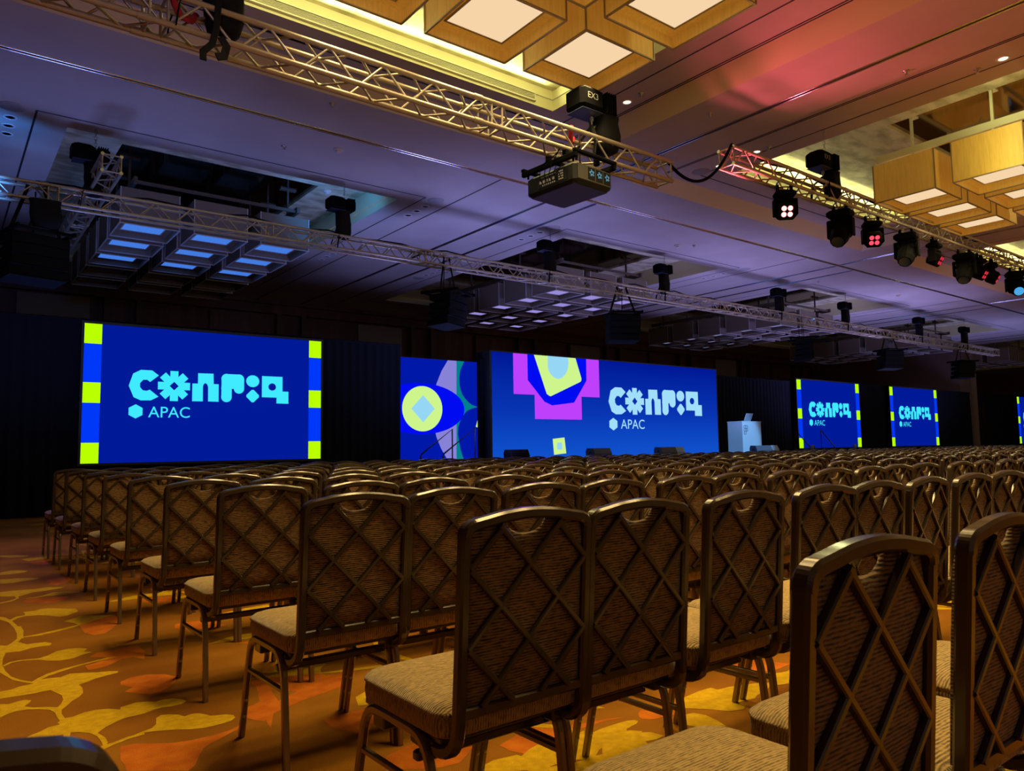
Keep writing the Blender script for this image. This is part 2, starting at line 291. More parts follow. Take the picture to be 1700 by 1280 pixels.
# ---------------------------------------------------------------- floor (carpet with woven vines)
GOLD = [[0.308,3.46,0.328,3.508,0.368,3.535,0.402,3.569,0.441,3.575,0.436,3.603,0.446,3.62,0.442,3.69,0.444,3.748,0.43,3.805,0.393,3.845,0.355,3.872,0.311,3.879,0.282,3.859,0.257,3.829,0.268,4.033,0.299,4.007,0.334,4.026,0.357,4.031,0.382,4.004,0.369,3.967,0.349,3.928,0.38,3.883,0.419,3.86,0.46,3.819,0.477,3.857,0.493,3.92,0.496,3.997,0.482,4.049,0.465,4.116,0.4,4.109,0.336,4.112,0.273,4.122,0.28,4.242,0.324,4.247,0.356,4.273,0.416,4.284,0.375,4.345,0.34,4.421,0.319,4.522,0.301,4.61,0.338,5.257,0.368,5.224,0.393,5.275,0.428,5.38,0.446,5.507,0.448,5.655,0.439,5.78,0.476,5.748,0.478,5.59,0.462,5.42,0.426,5.279,0.462,5.182,0.506,5.183,0.55,5.172,0.577,5.114,0.561,5.063,0.513,5.073,0.469,5.064,0.418,5.025,0.352,5.043,0.33,4.902,0.32,4.761,0.324,4.628,0.34,4.491,0.37,4.396,0.41,4.323,0.439,4.337,0.481,4.336,0.53,4.317,0.573,4.353,0.628,4.325,0.682,4.289,0.729,4.273,0.769,4.239,0.759,4.212,0.717,4.2,0.655,4.175,0.622,4.146,0.581,4.121,0.586,4.055,0.577,3.969,0.554,3.917,0.522,3.876,0.494,3.815,0.47,3.771,0.463,3.715,0.467,3.644,0.497,3.643,0.538,3.67,0.584,3.675,0.628,3.655,0.664,3.611,0.707,3.634,0.767,3.645,0.736,3.493,0.681,3.497,0.63,3.465,0.582,3.425,0.544,3.372,0.559,3.301,0.558,3.237,0.549,3.217,0.538,3.219,0.54,3.266,0.537,3.334,0.519,3.393,0.489,3.43,0.463,3.448,0.447,3.372,0.427,3.291,0.405,3.21,0.39,3.222,0.413,3.302,0.429,3.373,0.437,3.442,0.407,3.442,0.376,3.425,0.34,3.427],[0.672,3.643,0.702,3.652,0.737,3.665,0.775,3.647,0.802,3.619,0.842,3.629,0.873,3.617,0.903,3.581,0.913,3.54,0.886,3.513,0.848,3.511,0.81,3.522,0.775,3.514,0.735,3.492,0.695,3.487,0.667,3.486,0.643,3.477],[0.595,3.208,0.64,3.237,0.687,3.258,0.715,3.249,0.752,3.231,0.799,3.203,0.844,3.171,0.879,3.156,0.918,3.156,0.959,3.158,0.991,3.168,1.015,3.194,1.017,3.227,0.997,3.256,0.967,3.269,0.942,3.281,0.93,3.312,0.91,3.345,0.888,3.355,0.856,3.343,0.842,3.381,0.816,3.408,0.784,3.424,0.761,3.4,0.744,3.324,0.719,3.287,0.679,3.272,0.637,3.245,0.598,3.225],[0.482,3.165,0.534,3.216,0.573,3.225,0.627,3.25,0.688,3.259,0.684,3.236,0.623,3.225,0.576,3.201,0.526,3.168,0.495,3.154],[0.319,4.748,0.351,4.801,0.392,4.815,0.451,4.798,0.481,4.786,0.525,4.819,0.575,4.889,0.631,4.908,0.683,4.887,0.718,4.838,0.691,4.78,0.726,4.74,0.67,4.709,0.622,4.664,0.57,4.659,0.518,4.698,0.478,4.76,0.41,4.791,0.36,4.78,0.327,4.728],[0.412,4.325,0.437,4.369,0.485,4.428,0.559,4.477,0.643,4.509,0.72,4.538,0.776,4.559,0.826,4.536,0.766,4.526,0.695,4.51,0.629,4.481,0.553,4.431,0.485,4.38,0.442,4.327],[0.527,6.256,0.557,6.249,0.601,6.25,0.633,6.291,0.683,6.279,0.734,6.225,0.785,6.168,0.827,6.142,0.832,6.024,0.8,5.974,0.754,5.918,0.709,5.902,0.681,5.945,0.645,6.015,0.595,6.059,0.527,6.082,0.482,6.047,0.445,5.971,0.433,6.018,0.476,6.108,0.525,6.122,0.534,6.171],[0.709,5.721,0.757,5.767,0.814,5.827,0.873,5.813,0.932,5.76,1.003,5.709,0.942,5.677,0.878,5.624,0.829,5.58,0.78,5.537,0.72,5.474,0.634,5.422,0.542,5.381,0.457,5.39,0.458,5.409,0.537,5.43,0.64,5.48,0.721,5.522,0.766,5.549,0.751,5.631],[0.391,6.183,0.419,6.122,0.445,5.971,0.461,5.768,0.473,5.595,0.46,5.364,0.429,5.391,0.439,5.531,0.438,5.722,0.423,5.938,0.385,6.078],[0.454,7.278,0.529,7.288,0.616,7.263,0.692,7.249,0.772,7.269,0.888,7.18,0.823,7.129,0.742,7.096,0.659,7.092,0.61,7.033,0.555,6.958,0.548,6.868,0.5,6.771,0.422,6.719,0.425,6.77,0.485,6.807,0.532,6.883,0.532,6.979,0.441,7.061],[0.569,6.825,0.655,6.844,0.715,6.888,0.78,6.972,0.867,6.945,0.969,6.836,0.902,6.82,0.817,6.796,0.727,6.828,0.651,6.799],[0.496,8.017,0.618,7.988,0.718,7.922,0.778,7.853,0.72,7.792,0.614,7.752,0.579,7.724,0.481,7.754],[0.523,8.483,0.6,8.556,0.673,8.533,0.737,8.428,0.701,8.332,0.583,8.301,0.513,8.311],[0.758,9.404,0.849,9.455,0.974,9.43,1.134,9.249,1.054,9.214,0.915,9.255,0.802,9.184],[0.605,9.927,0.728,9.858,0.861,9.682,0.794,9.601,0.672,9.652,0.597,9.789],[1.638,2.126,1.721,2.167,1.827,2.167,1.905,2.132,1.969,2.173,2.005,2.175,1.923,2.087,1.767,2.018,1.65,2.012,1.598,2.054],[1.506,3.104,1.612,3.171,1.668,3.218,1.54,2.971,1.464,2.994],[2.073,2.147,2.074,2.083,2.123,2.049,2.187,2.004,2.198,1.948,2.151,1.942,2.093,1.961,2.034,1.953,1.985,1.884,1.965,1.928,1.906,1.977],[2.575,2.174,2.705,2.188,2.785,2.185,2.785,2.12,2.781,2.061,2.699,1.99,2.721,1.952,2.661,1.927,2.599,1.952,2.56,2.012,2.482,2.097],[2.413,2.047,2.475,2.03,2.49,1.982,2.479,1.921,2.455,1.858,2.372,1.896,2.345,1.967]]
ORANGE = [[0.742,4.04,0.796,4.089,0.864,4.085,0.934,4.036,0.972,3.949,0.945,3.866,0.903,3.801,0.862,3.759,0.812,3.745,0.771,3.798,0.728,3.863,0.772,3.913,0.733,3.986],[0.698,4.641,0.745,4.703,0.823,4.71,0.899,4.722,0.949,4.711,0.957,4.579,0.919,4.394,0.882,4.482,0.826,4.474,0.742,4.384,0.693,4.362,0.654,4.37,0.652,4.462,0.712,4.49,0.772,4.563],[0.587,3.164,0.632,3.159,0.684,3.121,0.746,3.076,0.807,3.057,0.882,3.054,0.951,3.065,1.01,3.1,0.979,3.055,0.916,3.012,0.861,2.98,0.823,2.949,0.793,2.89,0.756,2.806,0.726,2.778,0.562,2.914,0.567,2.975,0.563,3.024],[0.769,5.53,0.876,5.644,0.942,5.677,1.001,5.699,0.997,5.483,0.922,5.296,0.861,5.177,0.8,5.17,0.765,5.276],[0.562,6.738,0.625,6.775,0.72,6.761,0.863,6.705,0.795,6.552,0.727,6.477,0.641,6.554,0.577,6.633],[0.806,7.669,0.891,7.749,0.976,7.736,0.997,7.587,0.922,7.409,0.847,7.349,0.796,7.437,0.826,7.498],[1.054,3.263,1.083,3.287,1.127,3.301,1.192,3.35,1.095,3.074,1.067,3.111,1.046,3.175,1.041,3.21],[0.795,9.104,0.9,9.18,1.014,9.161,0.928,8.81,0.848,8.803],[1.226,3.57,1.269,3.558,1.225,3.279,1.344,3.353,1.523,3.491,1.679,3.463,1.574,3.297,1.417,3.246,1.3,3.215,1.153,3.14,1.085,2.981,1.11,3.138]]

M_CARPET = P('carpet_ground', (0.2, 0.07, 0.02), 0.98, spec=0.1)
noise_mix(M_CARPET, (0.23, 0.078, 0.008), (0.38, 0.155, 0.012), 0.9, 0.35, 0.68, 4, (1, 1, 1), 0.6, 260)
M_CGOLD = P('carpet_gold', (0.7, 0.45, 0.03), 0.98, spec=0.1)
noise_mix(M_CGOLD, (0.52, 0.30, 0.008), (0.68, 0.41, 0.014), 30, 0.3, 0.7, 3, (1, 1, 1), 0.6, 260)
M_CORANGE = P('carpet_orange', (0.55, 0.13, 0.01), 0.98, spec=0.1)
noise_mix(M_CORANGE, (0.46, 0.105, 0.012), (0.62, 0.17, 0.012), 12, 0.3, 0.7, 3, (1, 1, 1), 0.6, 260)
FX0, FX1, FY0, FY1 = -2.5, 62.0, -6.0, 24.2
ZI = [0.0]
def fill(mb, flat, z, mi, f):
    from mathutils.geometry import tessellate_polygon
    pts = [f(flat[i], flat[i + 1]) for i in range(0, len(flat), 2)]
    z += ZI[0]; ZI[0] = (ZI[0] + .000010) % .0004
    v = [Vector((x, y, z)) for x, y in pts]
    tris = tessellate_polygon([v])
    out = []
    for a, b, c in tris:
        if (v[b] - v[a]).cross(v[c] - v[a]).z < 0: b, c = c, b
        out.append((a, b, c))
    mb.add(v, out, mi)
fl = MB()
fl.add([(FX0, FY0, 0), (FX1, FY0, 0), (FX1, FY1, 0), (FX0, FY1, 0)], [(0, 1, 2, 3)])
ident = lambda x, y: (x, y)
for q in GOLD: fill(fl, q, 0.0011, 1, ident)
for q in ORANGE: fill(fl, q, 0.0006, 2, ident)
rr = random.Random(5)
vine = GOLD[:15]; blot = ORANGE[:8]
for i in range(-2, 14):
    for j in range(-2, 5):
        if i == 0 and j in (0, 1): continue
        cx, cy = 0.62 + i * 1.12, 5.5 + (j - 0.5) * 3.4 + rr.uniform(-.5, .5)
        if i == 0: continue
        fx = -1 if rr.random() < .5 else 1; sx = rr.uniform(.95, 1.5); sy = rr.uniform(.5, .75) * (1 if rr.random() < .5 else -1)
        f = lambda x, y, cx=cx, cy=cy, fx=fx, sx=sx, sy=sy: (cx + (x - 0.62) * fx * sx, cy + (y - 5.8) * sy)
        for q in vine:
            if rr.random() < .8: fill(fl, q, 0.0011, 1, f)
        for q in blot: fill(fl, q, 0.0006, 2, f)
struct(fl.build('floor', [M_CARPET, M_CGOLD, M_CORANGE]))

# ---------------------------------------------------------------- ceiling
H1, H2, H3 = 6.00, 6.20, 6.50     # strips and far ceiling, raised near trays, inside of the coffers
def holed(mb, x0, x1, y0, y1, holes, z, mi=0):
    xs = sorted({x0, x1} | {v for h in holes for v in h[:2] if x0 < v < x1}); ys = sorted({y0, y1} | {v for h in holes for v in h[2:] if y0 < v < y1})
    for a, b in zip(xs, xs[1:]):
        for c, d in zip(ys, ys[1:]):
            mx, my = (a + b) / 2, (c + d) / 2
            if any(h[0] < mx < h[1] and h[2] < my < h[3] for h in holes): continue
            mb.add([(a, c, z), (a, d, z), (b, d, z), (b, c, z)], [(0, 1, 2, 3)], mi)
def well(mb, r0, z0, r1, z1, mi):
    """four sloping or upright faces between two rectangles (x0,x1,y0,y1)"""
    c = lambda r, z: [(r[0], r[2], z), (r[1], r[2], z), (r[1], r[3], z), (r[0], r[3], z)]
    mb.add(c(r0, z0) + c(r1, z1), [(i, (i + 1) % 4, 4 + (i + 1) % 4, 4 + i) for i in range(4)], mi)
ce = MB()
CX0, CX1, CY0, CY1 = FX0, 62.0, -6.0, 24.2
NK = 6
trays = [(0.0 + PER * k, 8.55 + PER * k, CY0, 9.38) for k in range(NK)]
fars = [(1.39 + PER * k, 7.02 + PER * k, 12.67, 21.7) for k in range(NK)]
nears = [(1.58 + PER * k, 7.27 + PER * k, -1.0, 8.28) for k in range(NK)]
holed(ce, CX0, CX1, CY0, CY1, trays + fars, H1)
for t, nr, fr in zip(trays, nears, fars):
    inn = (t[0] + .31, t[1] - .31, t[2] + .01, t[3] - .30)
    well(ce, t, H1, inn, H2, 5)
    holed(ce, inn[0], inn[1], inn[2], inn[3], [nr], H2)
    for r, z in ((nr, H2), (fr, H1)):
        well(ce, r, z, r, z + .17, 4 if r is nr else 4)
        s_ = (r[0] + .02, r[1] - .02, r[2] + .02, r[3] - .02)
        well(ce, s_, z + .165, s_, H3, 4)
        holed(ce, r[0], r[1], r[2], r[3], [(r[0] + 1.0, r[1] - 1.0, r[2] + 1.5, r[3] - 1.5 - (.95 if r is nr else 0))], H3, 1)
        mr = (r[0] + 1.0, r[1] - 1.0, r[2] + 1.5, r[3] - 1.5 - (.95 if r is nr else 0))
        well(ce, mr, H3, mr, H3 + .06, 1)
        holed(ce, mr[0], mr[1], mr[2], mr[3], [], H3 + .06, 2)
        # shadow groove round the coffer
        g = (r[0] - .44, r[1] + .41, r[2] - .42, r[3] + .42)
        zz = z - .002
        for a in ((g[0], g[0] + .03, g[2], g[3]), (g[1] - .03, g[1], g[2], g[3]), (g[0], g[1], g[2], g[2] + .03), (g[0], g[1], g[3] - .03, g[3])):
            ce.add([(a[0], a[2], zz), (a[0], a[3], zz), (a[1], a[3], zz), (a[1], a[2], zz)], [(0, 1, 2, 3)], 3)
struct(ce.build('ceiling', [M_PLASTER, M_LEAF, M_MIRROR, M_GROOVE, M_COVE, P('lip_lamplit', (0.66, 0.52, 0.34), 0.6)]))  # warm lamplight is put into the colour of the tray lips
# partition tracks set into the ceiling
def track(name, x0, x1, y0, y1, z, axis):
    b = MB(); w_ = 0.034
    for s in (-1, 1):
        if axis == 'X': b.cyl((x0, y0 + s * w_, z), (x1, y0 + s * w_, z), .016, 12)
        else: b.cyl((x0 + s * w_, y0, z), (x0 + s * w_, y1, z), .013, 12)
    if axis == 'X': b.box(x0, x1, y0 - .022, y0 + .022, z - .006, z + .01, 1)
    else: b.box(x0 - .022, x0 + .022, y0, y1, z - .006, z + .01, 1)
    return struct(b.build(name, [M_TRACK, M_GROOVE]))
track('trim_1', CX0, CX1, 10.53, 10.53, H1, 'X')
n = 2
for k in range(NK):
    for x, y0, y1 in ((9.49, CY0, 10.45), (9.52, 10.62, 23.9), (10.42, 10.62, 23.9)):
        track('trim_%d' % n, x + PER * k, x + PER * k, y0, y1, H1, 'Y'); n += 1
    for x, zz in ((8.20, 6.2), (0.55, 6.2)):
        b = MB(); b.box(x + PER * k - .03, x + PER * k - .015, CY0, 9.0, zz - .006, zz + .01); b.box(x + PER * k + .015, x + PER * k + .03, CY0, 9.0, zz - .006, zz + .01); struct(b.build('trim_%d' % n, M_GROOVE)); n += 1
    b = MB(); b.box(8.02 + PER * k, 8.05 + PER * k, 10.62, 23.9, H1 - .004, H1 + .004); struct(b.build('trim_%d' % n, M_GROOVE)); n += 1
# linear air grille in the side of every near coffer
for k in range(3):
    g = MB(); x0, x1 = 1.85 + PER * k, 6.9 + PER * k
    g.box(x0, x1, 8.235, 8.278, 6.24, 6.255); g.box(x0, x1, 8.235, 8.278, 6.355, 6.37); g.box(x0, x0 + .015, 8.235, 8.278, 6.24, 6.37); g.box(x1 - .015, x1, 8.235, 8.278, 6.24, 6.37)
    for i in range(6): g.box(x0, x1, 8.245, 8.274, 6.265 + i * .015, 6.270 + i * .015)
    tag(g.build('air_grille', P('cream_metal', (0.75, 0.72, 0.55), 0.5)), ['long slotted air grille in the lit recess above the near left truss', 'long slotted air grille in the recess above the right hanging lamps', 'long slotted air grille in the recess at the far right of the ceiling'][k], 'air grille')

# ---------------------------------------------------------------- walls
wb = MB(); wb.box(CX0, CX1, 24.2, 24.4, 0, 6.5); wb.box(CX0, CX1, 23.95, 24.2, 5.62, 6.0, 0); wb.box(CX0, CX1, 23.80, 24.2, 5.90, 6.0, 0)
for k in range(-1, 12):
    x = 1.6 + 5.07 * k
    if x + 2.2 > CX1: break
    wb.box(x, x + 1.75, 24.05, 24.2, 0.2, 5.55, 1 if k % 2 == 0 else 0); wb.box(x + 2.1, x + 2.25, 23.95, 24.2, 0, 5.62, 2); wb.box(x + 2.95, x + 3.1, 23.95, 24.2, 0, 5.62, 2)
struct(wb.build('wall_back', [M_WOOD, M_PANEL, P('wood_pilaster', (0.10, 0.055, 0.035), 0.5)]))
b = MB(); b.box(CX0 - .2, CX0, CY0, 24.4, 0, 6.5); struct(b.build('wall_left', M_WOOD))
b = MB(); b.box(CX1, CX1 + .2, CY0, 24.4, 0, 6.5); struct(b.build('wall_right', M_WOOD))
b = MB(); b.box(41.2, 42.6, 16.0, 24.0, 0, 5.999); b.box(42.6, 43.0, 15.9, 16.3, 0, 5.999, 1); struct(b.build('wall_pier', [P('brown_wall_cloth', (0.16, 0.10, 0.085), 0.7), M_PANEL]))

# ---------------------------------------------------------------- ceiling fittings
def downlight(x, y, z, lit, label):
    t = thing('ceiling_downlight', label, 'downlight', (x, y, z))
    b = MB(); b.lathe([(.058, .0), (.062, -.006), (.085, -.006), (.09, -.0), (.09, .004)], n=20); b.build('trim_ring', P('white_metal_ring', (0.7, 0.68, 0.68), 0.4), t)
    b = MB(); b.lathe([(0.0001, .0), (.058, .0)], n=20) if not lit else b.lathe([(0.0001, -.008), (.040, -.007), (.058, -.002)], n=20)
    b.build('lamp', E('downlight_glow', (255, 236, 205), 1.6) if lit else P('lamp_off', (0.16, 0.15, 0.16), 0.4), t)
    if lit: light('downlight_beam', 'SPOT', (x, y, z - .05), (x, y, 0), (1, .85, .65), 15, .05, spot=80)
    return t
DZ = 5.12 / 5.02                  # fittings in the raised trays
def dl_group(x, y, z, d, lbl):
    """three small downlights in a row on the ceiling beside a coffer, with a round speaker grille"""
    for i in range(3): downlight(x, y + d * i, z, False, 'small unlit ceiling downlight, ' + ['the one next to the round grille', 'middle one of three in a row', 'the one farthest from the round grille'][i] + ', ' + lbl)
def grille(x, y, z, label, r=.17):
    b = MB(); b.lathe([(0.0001, -.012), (r - .02, -.012), (r, -.004), (r, .002)], n=28); o = b.build('ceiling_speaker', P('grille_grey', (0.33, 0.30, 0.31), 0.7)); o.location = (x, y, z)
    return tag(o, label, 'ceiling speaker')
def detector(x, y, z, label, big=False):
    t = thing('smoke_detector' if big else 'sprinkler_head', label, 'smoke detector' if big else 'sprinkler', (x, y, z))
    if big:
        b = MB(); b.lathe([(.085, .002), (.085, -.015), (.07, -.03), (.0001, -.03)], n=24); b.build('base', M_WHITE_C, t)
        b = MB(); b.lathe([(.05, -.028), (.05, -.05), (.035, -.062), (.0001, -.062)], n=20); b.build('sensor_cap', M_WHITE_C, t)
    else:
        b = MB(); b.lathe([(.045, .002), (.045, -.006), (.02, -.012), (.012, -.04)], n=16); b.build('rosette', M_CHAIN, t)
        b = MB(); b.lathe([(.0001, -.05), (.022, -.052), (.022, -.047), (.0001, -.045)], n=12); b.cyl((0, 0, -.035), (0, 0, -.05), .004); b.build('deflector', M_CHAIN, t)
    return t
M_WHITE_C = P('ceiling_white_plastic', (0.62, 0.52, 0.48), 0.5)
for (x, y, lb) in DL_ON: downlight(x * DZ, y * DZ, 6.20, True, lb)
for (x, y, lb) in DL_OFF: downlight(x, y, 6.0, False, lb)
for (x, y, lb) in GRILLES: grille(x * (1 if y > 9.4 else DZ), y * (1 if y > 9.4 else DZ), 6.0 if y > 9.4 else 6.2, lb)
for (x, y, z, big, lb) in DETECT: detector(x * (DZ if z == 6.1 else 1), y * (DZ if z == 6.1 else 1), 6.2 if z == 6.1 else (H3 if z > 6.3 else z), lb, big)

# ---------------------------------------------------------------- hanging lamp clusters
M_SHADE = P('amber_shade', (0.62, 0.36, 0.08), 0.5, 0.1, emit=(0.85, 0.40, 0.05), es=0.13)
noise_mix(M_SHADE, (0.57, 0.33, 0.06), (0.66, 0.40, 0.08), 6, 0.35, 0.65, 4, (6, 6, 0.6))
M_SHADE_FAR = P('beige_shade', (0.20, 0.155, 0.12), 0.55)
M_RIM = P('shade_rim', (0.30, 0.20, 0.10), 0.4, 0.3)
M_RIM_FAR = P('pale_rim', (0.62, 0.60, 0.62), 0.35, 0.3)
M_ROD = P('cream_rod', (0.72, 0.68, 0.46), 0.45)
M_DIF = E('diffuser_warm', (246, 212, 168), 1.0)
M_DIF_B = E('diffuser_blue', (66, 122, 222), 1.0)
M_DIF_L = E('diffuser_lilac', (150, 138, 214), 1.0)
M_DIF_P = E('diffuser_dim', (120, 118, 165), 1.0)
ZB = 5.15
def shade_mb(far):
    b = MB(); s = .49; t = .012; zi = .11
    for a in ((-s, s, -s, -s + t), (-s, s, s - t, s), (-s, -s + t, -s + t, s - t), (s - t, s, -s + t, s - t)): b.box(*a, 0, .65)
    # soffit frame round the diffuser
    for a in ((-s + t, s - t, -s + t, -.345), (-s + t, s - t, .345, s - t), (-s + t, -.345, -.345, .345), (.345, s - t, -.345, .345)): b.box(*a, zi, zi + .012)
    r = .014 if far else .008
    for a in ((-s - r, s + r, -s - r, -s + t), (-s - r, s + r, s - t, s + r), (-s - r, -s + t, -s + t, s - t), (s - t, s + r, -s + t, s - t)): b.box(*a, -.012, .002, 1)
    for a in ((-.355, .355, -.355, -.335), (-.355, .355, .335, .355), (-.355, -.335, -.335, .335), (.335, .355, -.335, .335)): b.box(*a, zi - .012, zi, 1)
    for sx in (-1, 1):
        for sy in (-1, 1): b.box(sx * s - .008, sx * s + .008, sy * s - .008, sy * s + .008, 0, .65, 1)
    return b
def dif_mb():
    b = MB(); b.box(-.335, .335, -.335, .335, .104, .112); return b
SH_N = shade_mb(0).build('lamp_shade', [M_SHADE, M_RIM], link=False).data
SH_F = shade_mb(1).build('lamp_shade', [M_SHADE_FAR, M_RIM_FAR], link=False).data
DIF_OFF = dif_mb().build('diffuser', P('diffuser_off', (0.25, 0.24, 0.26), 0.5), link=False).data
def cluster(cx, cy, far, label, dmat, zc, rows=5):
    t = thing('hanging_lamp_cluster', label, 'chandelier', (cx, cy, 0))
    MR = P('dark_rod', (0.10, 0.075, 0.06), 0.5) if far else M_ROD
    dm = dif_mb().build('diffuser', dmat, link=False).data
    for i in range(3):
        for j in range(rows):
            s = bpy.data.objects.new('lamp_shade', SH_F if far else SH_N); COL.objects.link(s); s.parent = t; s.location = ((i - 1) * 1.24, (j - (rows - 1) / 2) * 1.24, ZB)
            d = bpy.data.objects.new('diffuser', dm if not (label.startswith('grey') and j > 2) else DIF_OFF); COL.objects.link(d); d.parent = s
    for i in (-1, 1):
        b = MB(); b.box(i * 1.5 - .03, i * 1.5 + .03, -3.0, 3.0, 5.9, 6.02); b.build('carrier_beam', MR, t)
    for sy in (-2.9, -1.5, 0, 1.5, 2.9):
        b = MB(); b.box(-1.5, 1.5, sy - .02, sy + .02, 5.92, 5.98); b.build('cross_bar', MR, t)
    for i in (-1, 1):
        for sy in (-2.4, -1.2, 0, 1.2, 2.4):
            b = MB(); b.box(i * 1.5 - .02, i * 1.5 + .02, sy - .02, sy + .02, 5.79, zc - .02); b.box(i * 1.5 - .17, i * 1.5 + .17, sy - .05, sy + .05, zc - .03, zc)
            b.build('drop_rod', MR, t)
    return t
cluster(4.13, 3.05, 0, 'gold square lamp cluster hanging at the top centre above the projector', M_DIF, H3 + .06)
cluster(4.13 + PER, 3.05, 0, 'gold square lamp cluster hanging over the right truss', M_DIF, H3 + .06)
cluster(4.13 + 2 * PER, 3.05, 0, 'gold square lamp cluster out beyond the right edge', M_DIF, H3 + .06)
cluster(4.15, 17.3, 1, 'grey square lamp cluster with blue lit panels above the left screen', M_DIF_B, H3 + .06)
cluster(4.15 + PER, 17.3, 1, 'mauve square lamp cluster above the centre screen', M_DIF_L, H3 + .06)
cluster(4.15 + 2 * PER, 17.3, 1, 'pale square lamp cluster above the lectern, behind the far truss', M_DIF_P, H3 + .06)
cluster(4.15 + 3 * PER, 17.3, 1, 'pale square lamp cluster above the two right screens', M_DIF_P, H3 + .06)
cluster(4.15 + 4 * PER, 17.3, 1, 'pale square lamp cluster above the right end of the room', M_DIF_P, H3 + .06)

# ---------------------------------------------------------------- trusses
def truss(label, x0, x1, y, z, group=None, axis='X', step=0.53, c=.24):
    """square box truss, four chords c apart; y,z = near lower chord"""
    t = thing('box_truss', label, 'truss', (x0, y, z) if axis == 'X' else (y, x0, z), 0 if axis == 'X' else R(90), group)
    L = x1 - x0; s = 1 if axis == 'X' else -1
    Pn = {'a': (0, 0), 'b': (0, c), 'd': (s * c, 0), 'e': (s * c, c)}
    for k in 'abde':
        b = MB(); yy, zz = Pn[k]; b.cyl((0, yy, zz), (L, yy, zz), .025, 10)
        for q in range(1, int(L / 3) + 1):
            if q * 3 < L - .1: b.cyl((q * 3 - .05, yy, zz), (q * 3 + .05, yy, zz), .031, 10)
        b.build('chord', M_ALU, t)
    faces = [('a', 'b'), ('d', 'e'), ('a', 'd'), ('b', 'e')]
    for fi, (p, q) in enumerate(faces):
        b = MB(); p_, q_ = Pn[p], Pn[q]
        n = max(1, round(L / step)); st = L / n
        for i in range(n):
            x = i * st; off = (fi % 2) * 0
            mid = x + st / 2
            b.cyl((x + .03, *p_), (mid, *q_), .0115, 6, caps=False); b.cyl((mid + .0, *q_), (x + st - .03, *p_), .0115, 6, caps=False)
            if (i % 6) == 0 or i == n - 1:
                xx = x + .02 if i % 6 == 0 else x + st - .02
                b.cyl((xx, *p_), (xx, *q_), .0115, 6, caps=False)
                if i % 6 == 0 and i: b.cyl((xx - .13, *p_), (xx - .13, *q_), .0115, 6, caps=False)
        b.build('bracing', M_ALU, t)
    return t
TY, TZ = 5.79, 4.295
truss('square aluminium truss running along the top left, holding the projector', -1.9, 7.0, TY, TZ)
truss('square aluminium truss at the right carrying the red lit moving heads', 8.58, 20.5, 6.02, 4.96)
truss('long far truss of bare aluminium hung with speakers above the stage', -1.9, 36.0, 12.35, 4.73)
truss('short truss lying crosswise on the far truss at the left', 11.5, 19.0, 1.70, 5.05, axis='Y')
# steel reflects a bit of everything: black cable loom along the trusses
def loom(pts, label, r=.014):
    b = MB(); b.tube(pts, r, 8); return tag(b.build('cable_loom', M_BLACK), label, 'cable')
def wav(x0, x1, y, z, amp=.03, st=.5, ph=0):
    n = int((x1 - x0) / st); return [(x0 + (x1 - x0) * i / n, y + .02 * math.sin(i * 1.7 + ph), z + amp * math.sin(i * 2.3 + ph)) for i in range(n + 1)]
loom(wav(-1.8, 6.9, TY + .12, TZ + .30, .025), 'black cable lying on top of the near left truss')
loom(wav(1.0, 35, 12.47, 5.03, .04), 'black cable lying on top of the long far truss')
def bez(p0, p1, sag, n=14): return [(p0[0] + (p1[0] - p0[0]) * i / n, p0[1] + (p1[1] - p0[1]) * i / n, p0[2] + (p1[2] - p0[2]) * i / n - sag * 4 * (i / n) * (1 - i / n)) for i in range(n + 1)]
loom(bez((6.95, 5.82, 4.55), (8.60, 6.05, 5.24), .38) + wav(8.7, 20, 6.14, 5.26, .03), 'black cable drooping between the two near trusses', .02)

# ---------------------------------------------------------------- hoists
def chain(b, x, y, z0, z1, mi=0):
    n = int((z1 - z0) / .05)
    for i in range(n):
        z = z0 + i * .05; s = .016
        if i % 2: b.tube([(x - s, y, z), (x - s, y, z + .045), (x + s, y, z + .045), (x + s, y, z), (x - s, y, z)], .0045, 4, mi)
        else: b.tube([(x, y - s, z), (x, y - s, z + .045), (x, y + s, z + .045), (x, y + s, z), (x, y - s, z)], .0045, 4, mi)
def bag_mb(x, y, z0, z1, w_, d, sway=.0):
    b = MB(); n = 16; prof = [(0.55, z0), (.8, z0 + .03), (.95, z0 + .12), (1.0, z0 + (z1 - z0) * .5), (.93, z1 - .06), (1.02, z1)]
    vs = []
    for r, z in prof:
        for k in range(n):
            a = 2 * math.pi * k / n; rr_ = r * (1 + .05 * math.sin(3 * a + z * 9)); sx = abs(math.cos(a)) ** .6 * (1 if math.cos(a) > 0 else -1); sy = abs(math.sin(a)) ** .6 * (1 if math.sin(a) > 0 else -1)
            vs.append((x + sx * w_ / 2 * rr_ + sway * (z1 - z), y + sy * d / 2 * rr_, z))
    fs = [(n * i + k, n * i + (k + 1) % n, n * i + n + (k + 1) % n, n * i + n + k) for i in range(len(prof) - 1) for k in range(n)] + [tuple(range(n - 1, -1, -1))]
    b.add(vs, fs, 0, True); return b
def text_mesh(txt, size, loc, rot, mt, parent, name='lettering', ext=0.0, bold=0.0):
    c = bpy.data.curves.new(name, 'FONT'); c.body = txt; c.size = size; c.extrude = ext; c.offset = bold
    o = bpy.data.objects.new('tmp', c); COL.objects.link(o); bpy.context.view_layer.update()
    me = bpy.data.meshes.new_from_object(o.evaluated_get(bpy.context.evaluated_depsgraph_get())); bpy.data.objects.remove(o)
    me.materials.clear(); me.materials.append(mt)
    q = bpy.data.objects.new(name, me); COL.objects.link(q); q.location = loc; q.rotation_euler = rot; q.parent = parent; return q
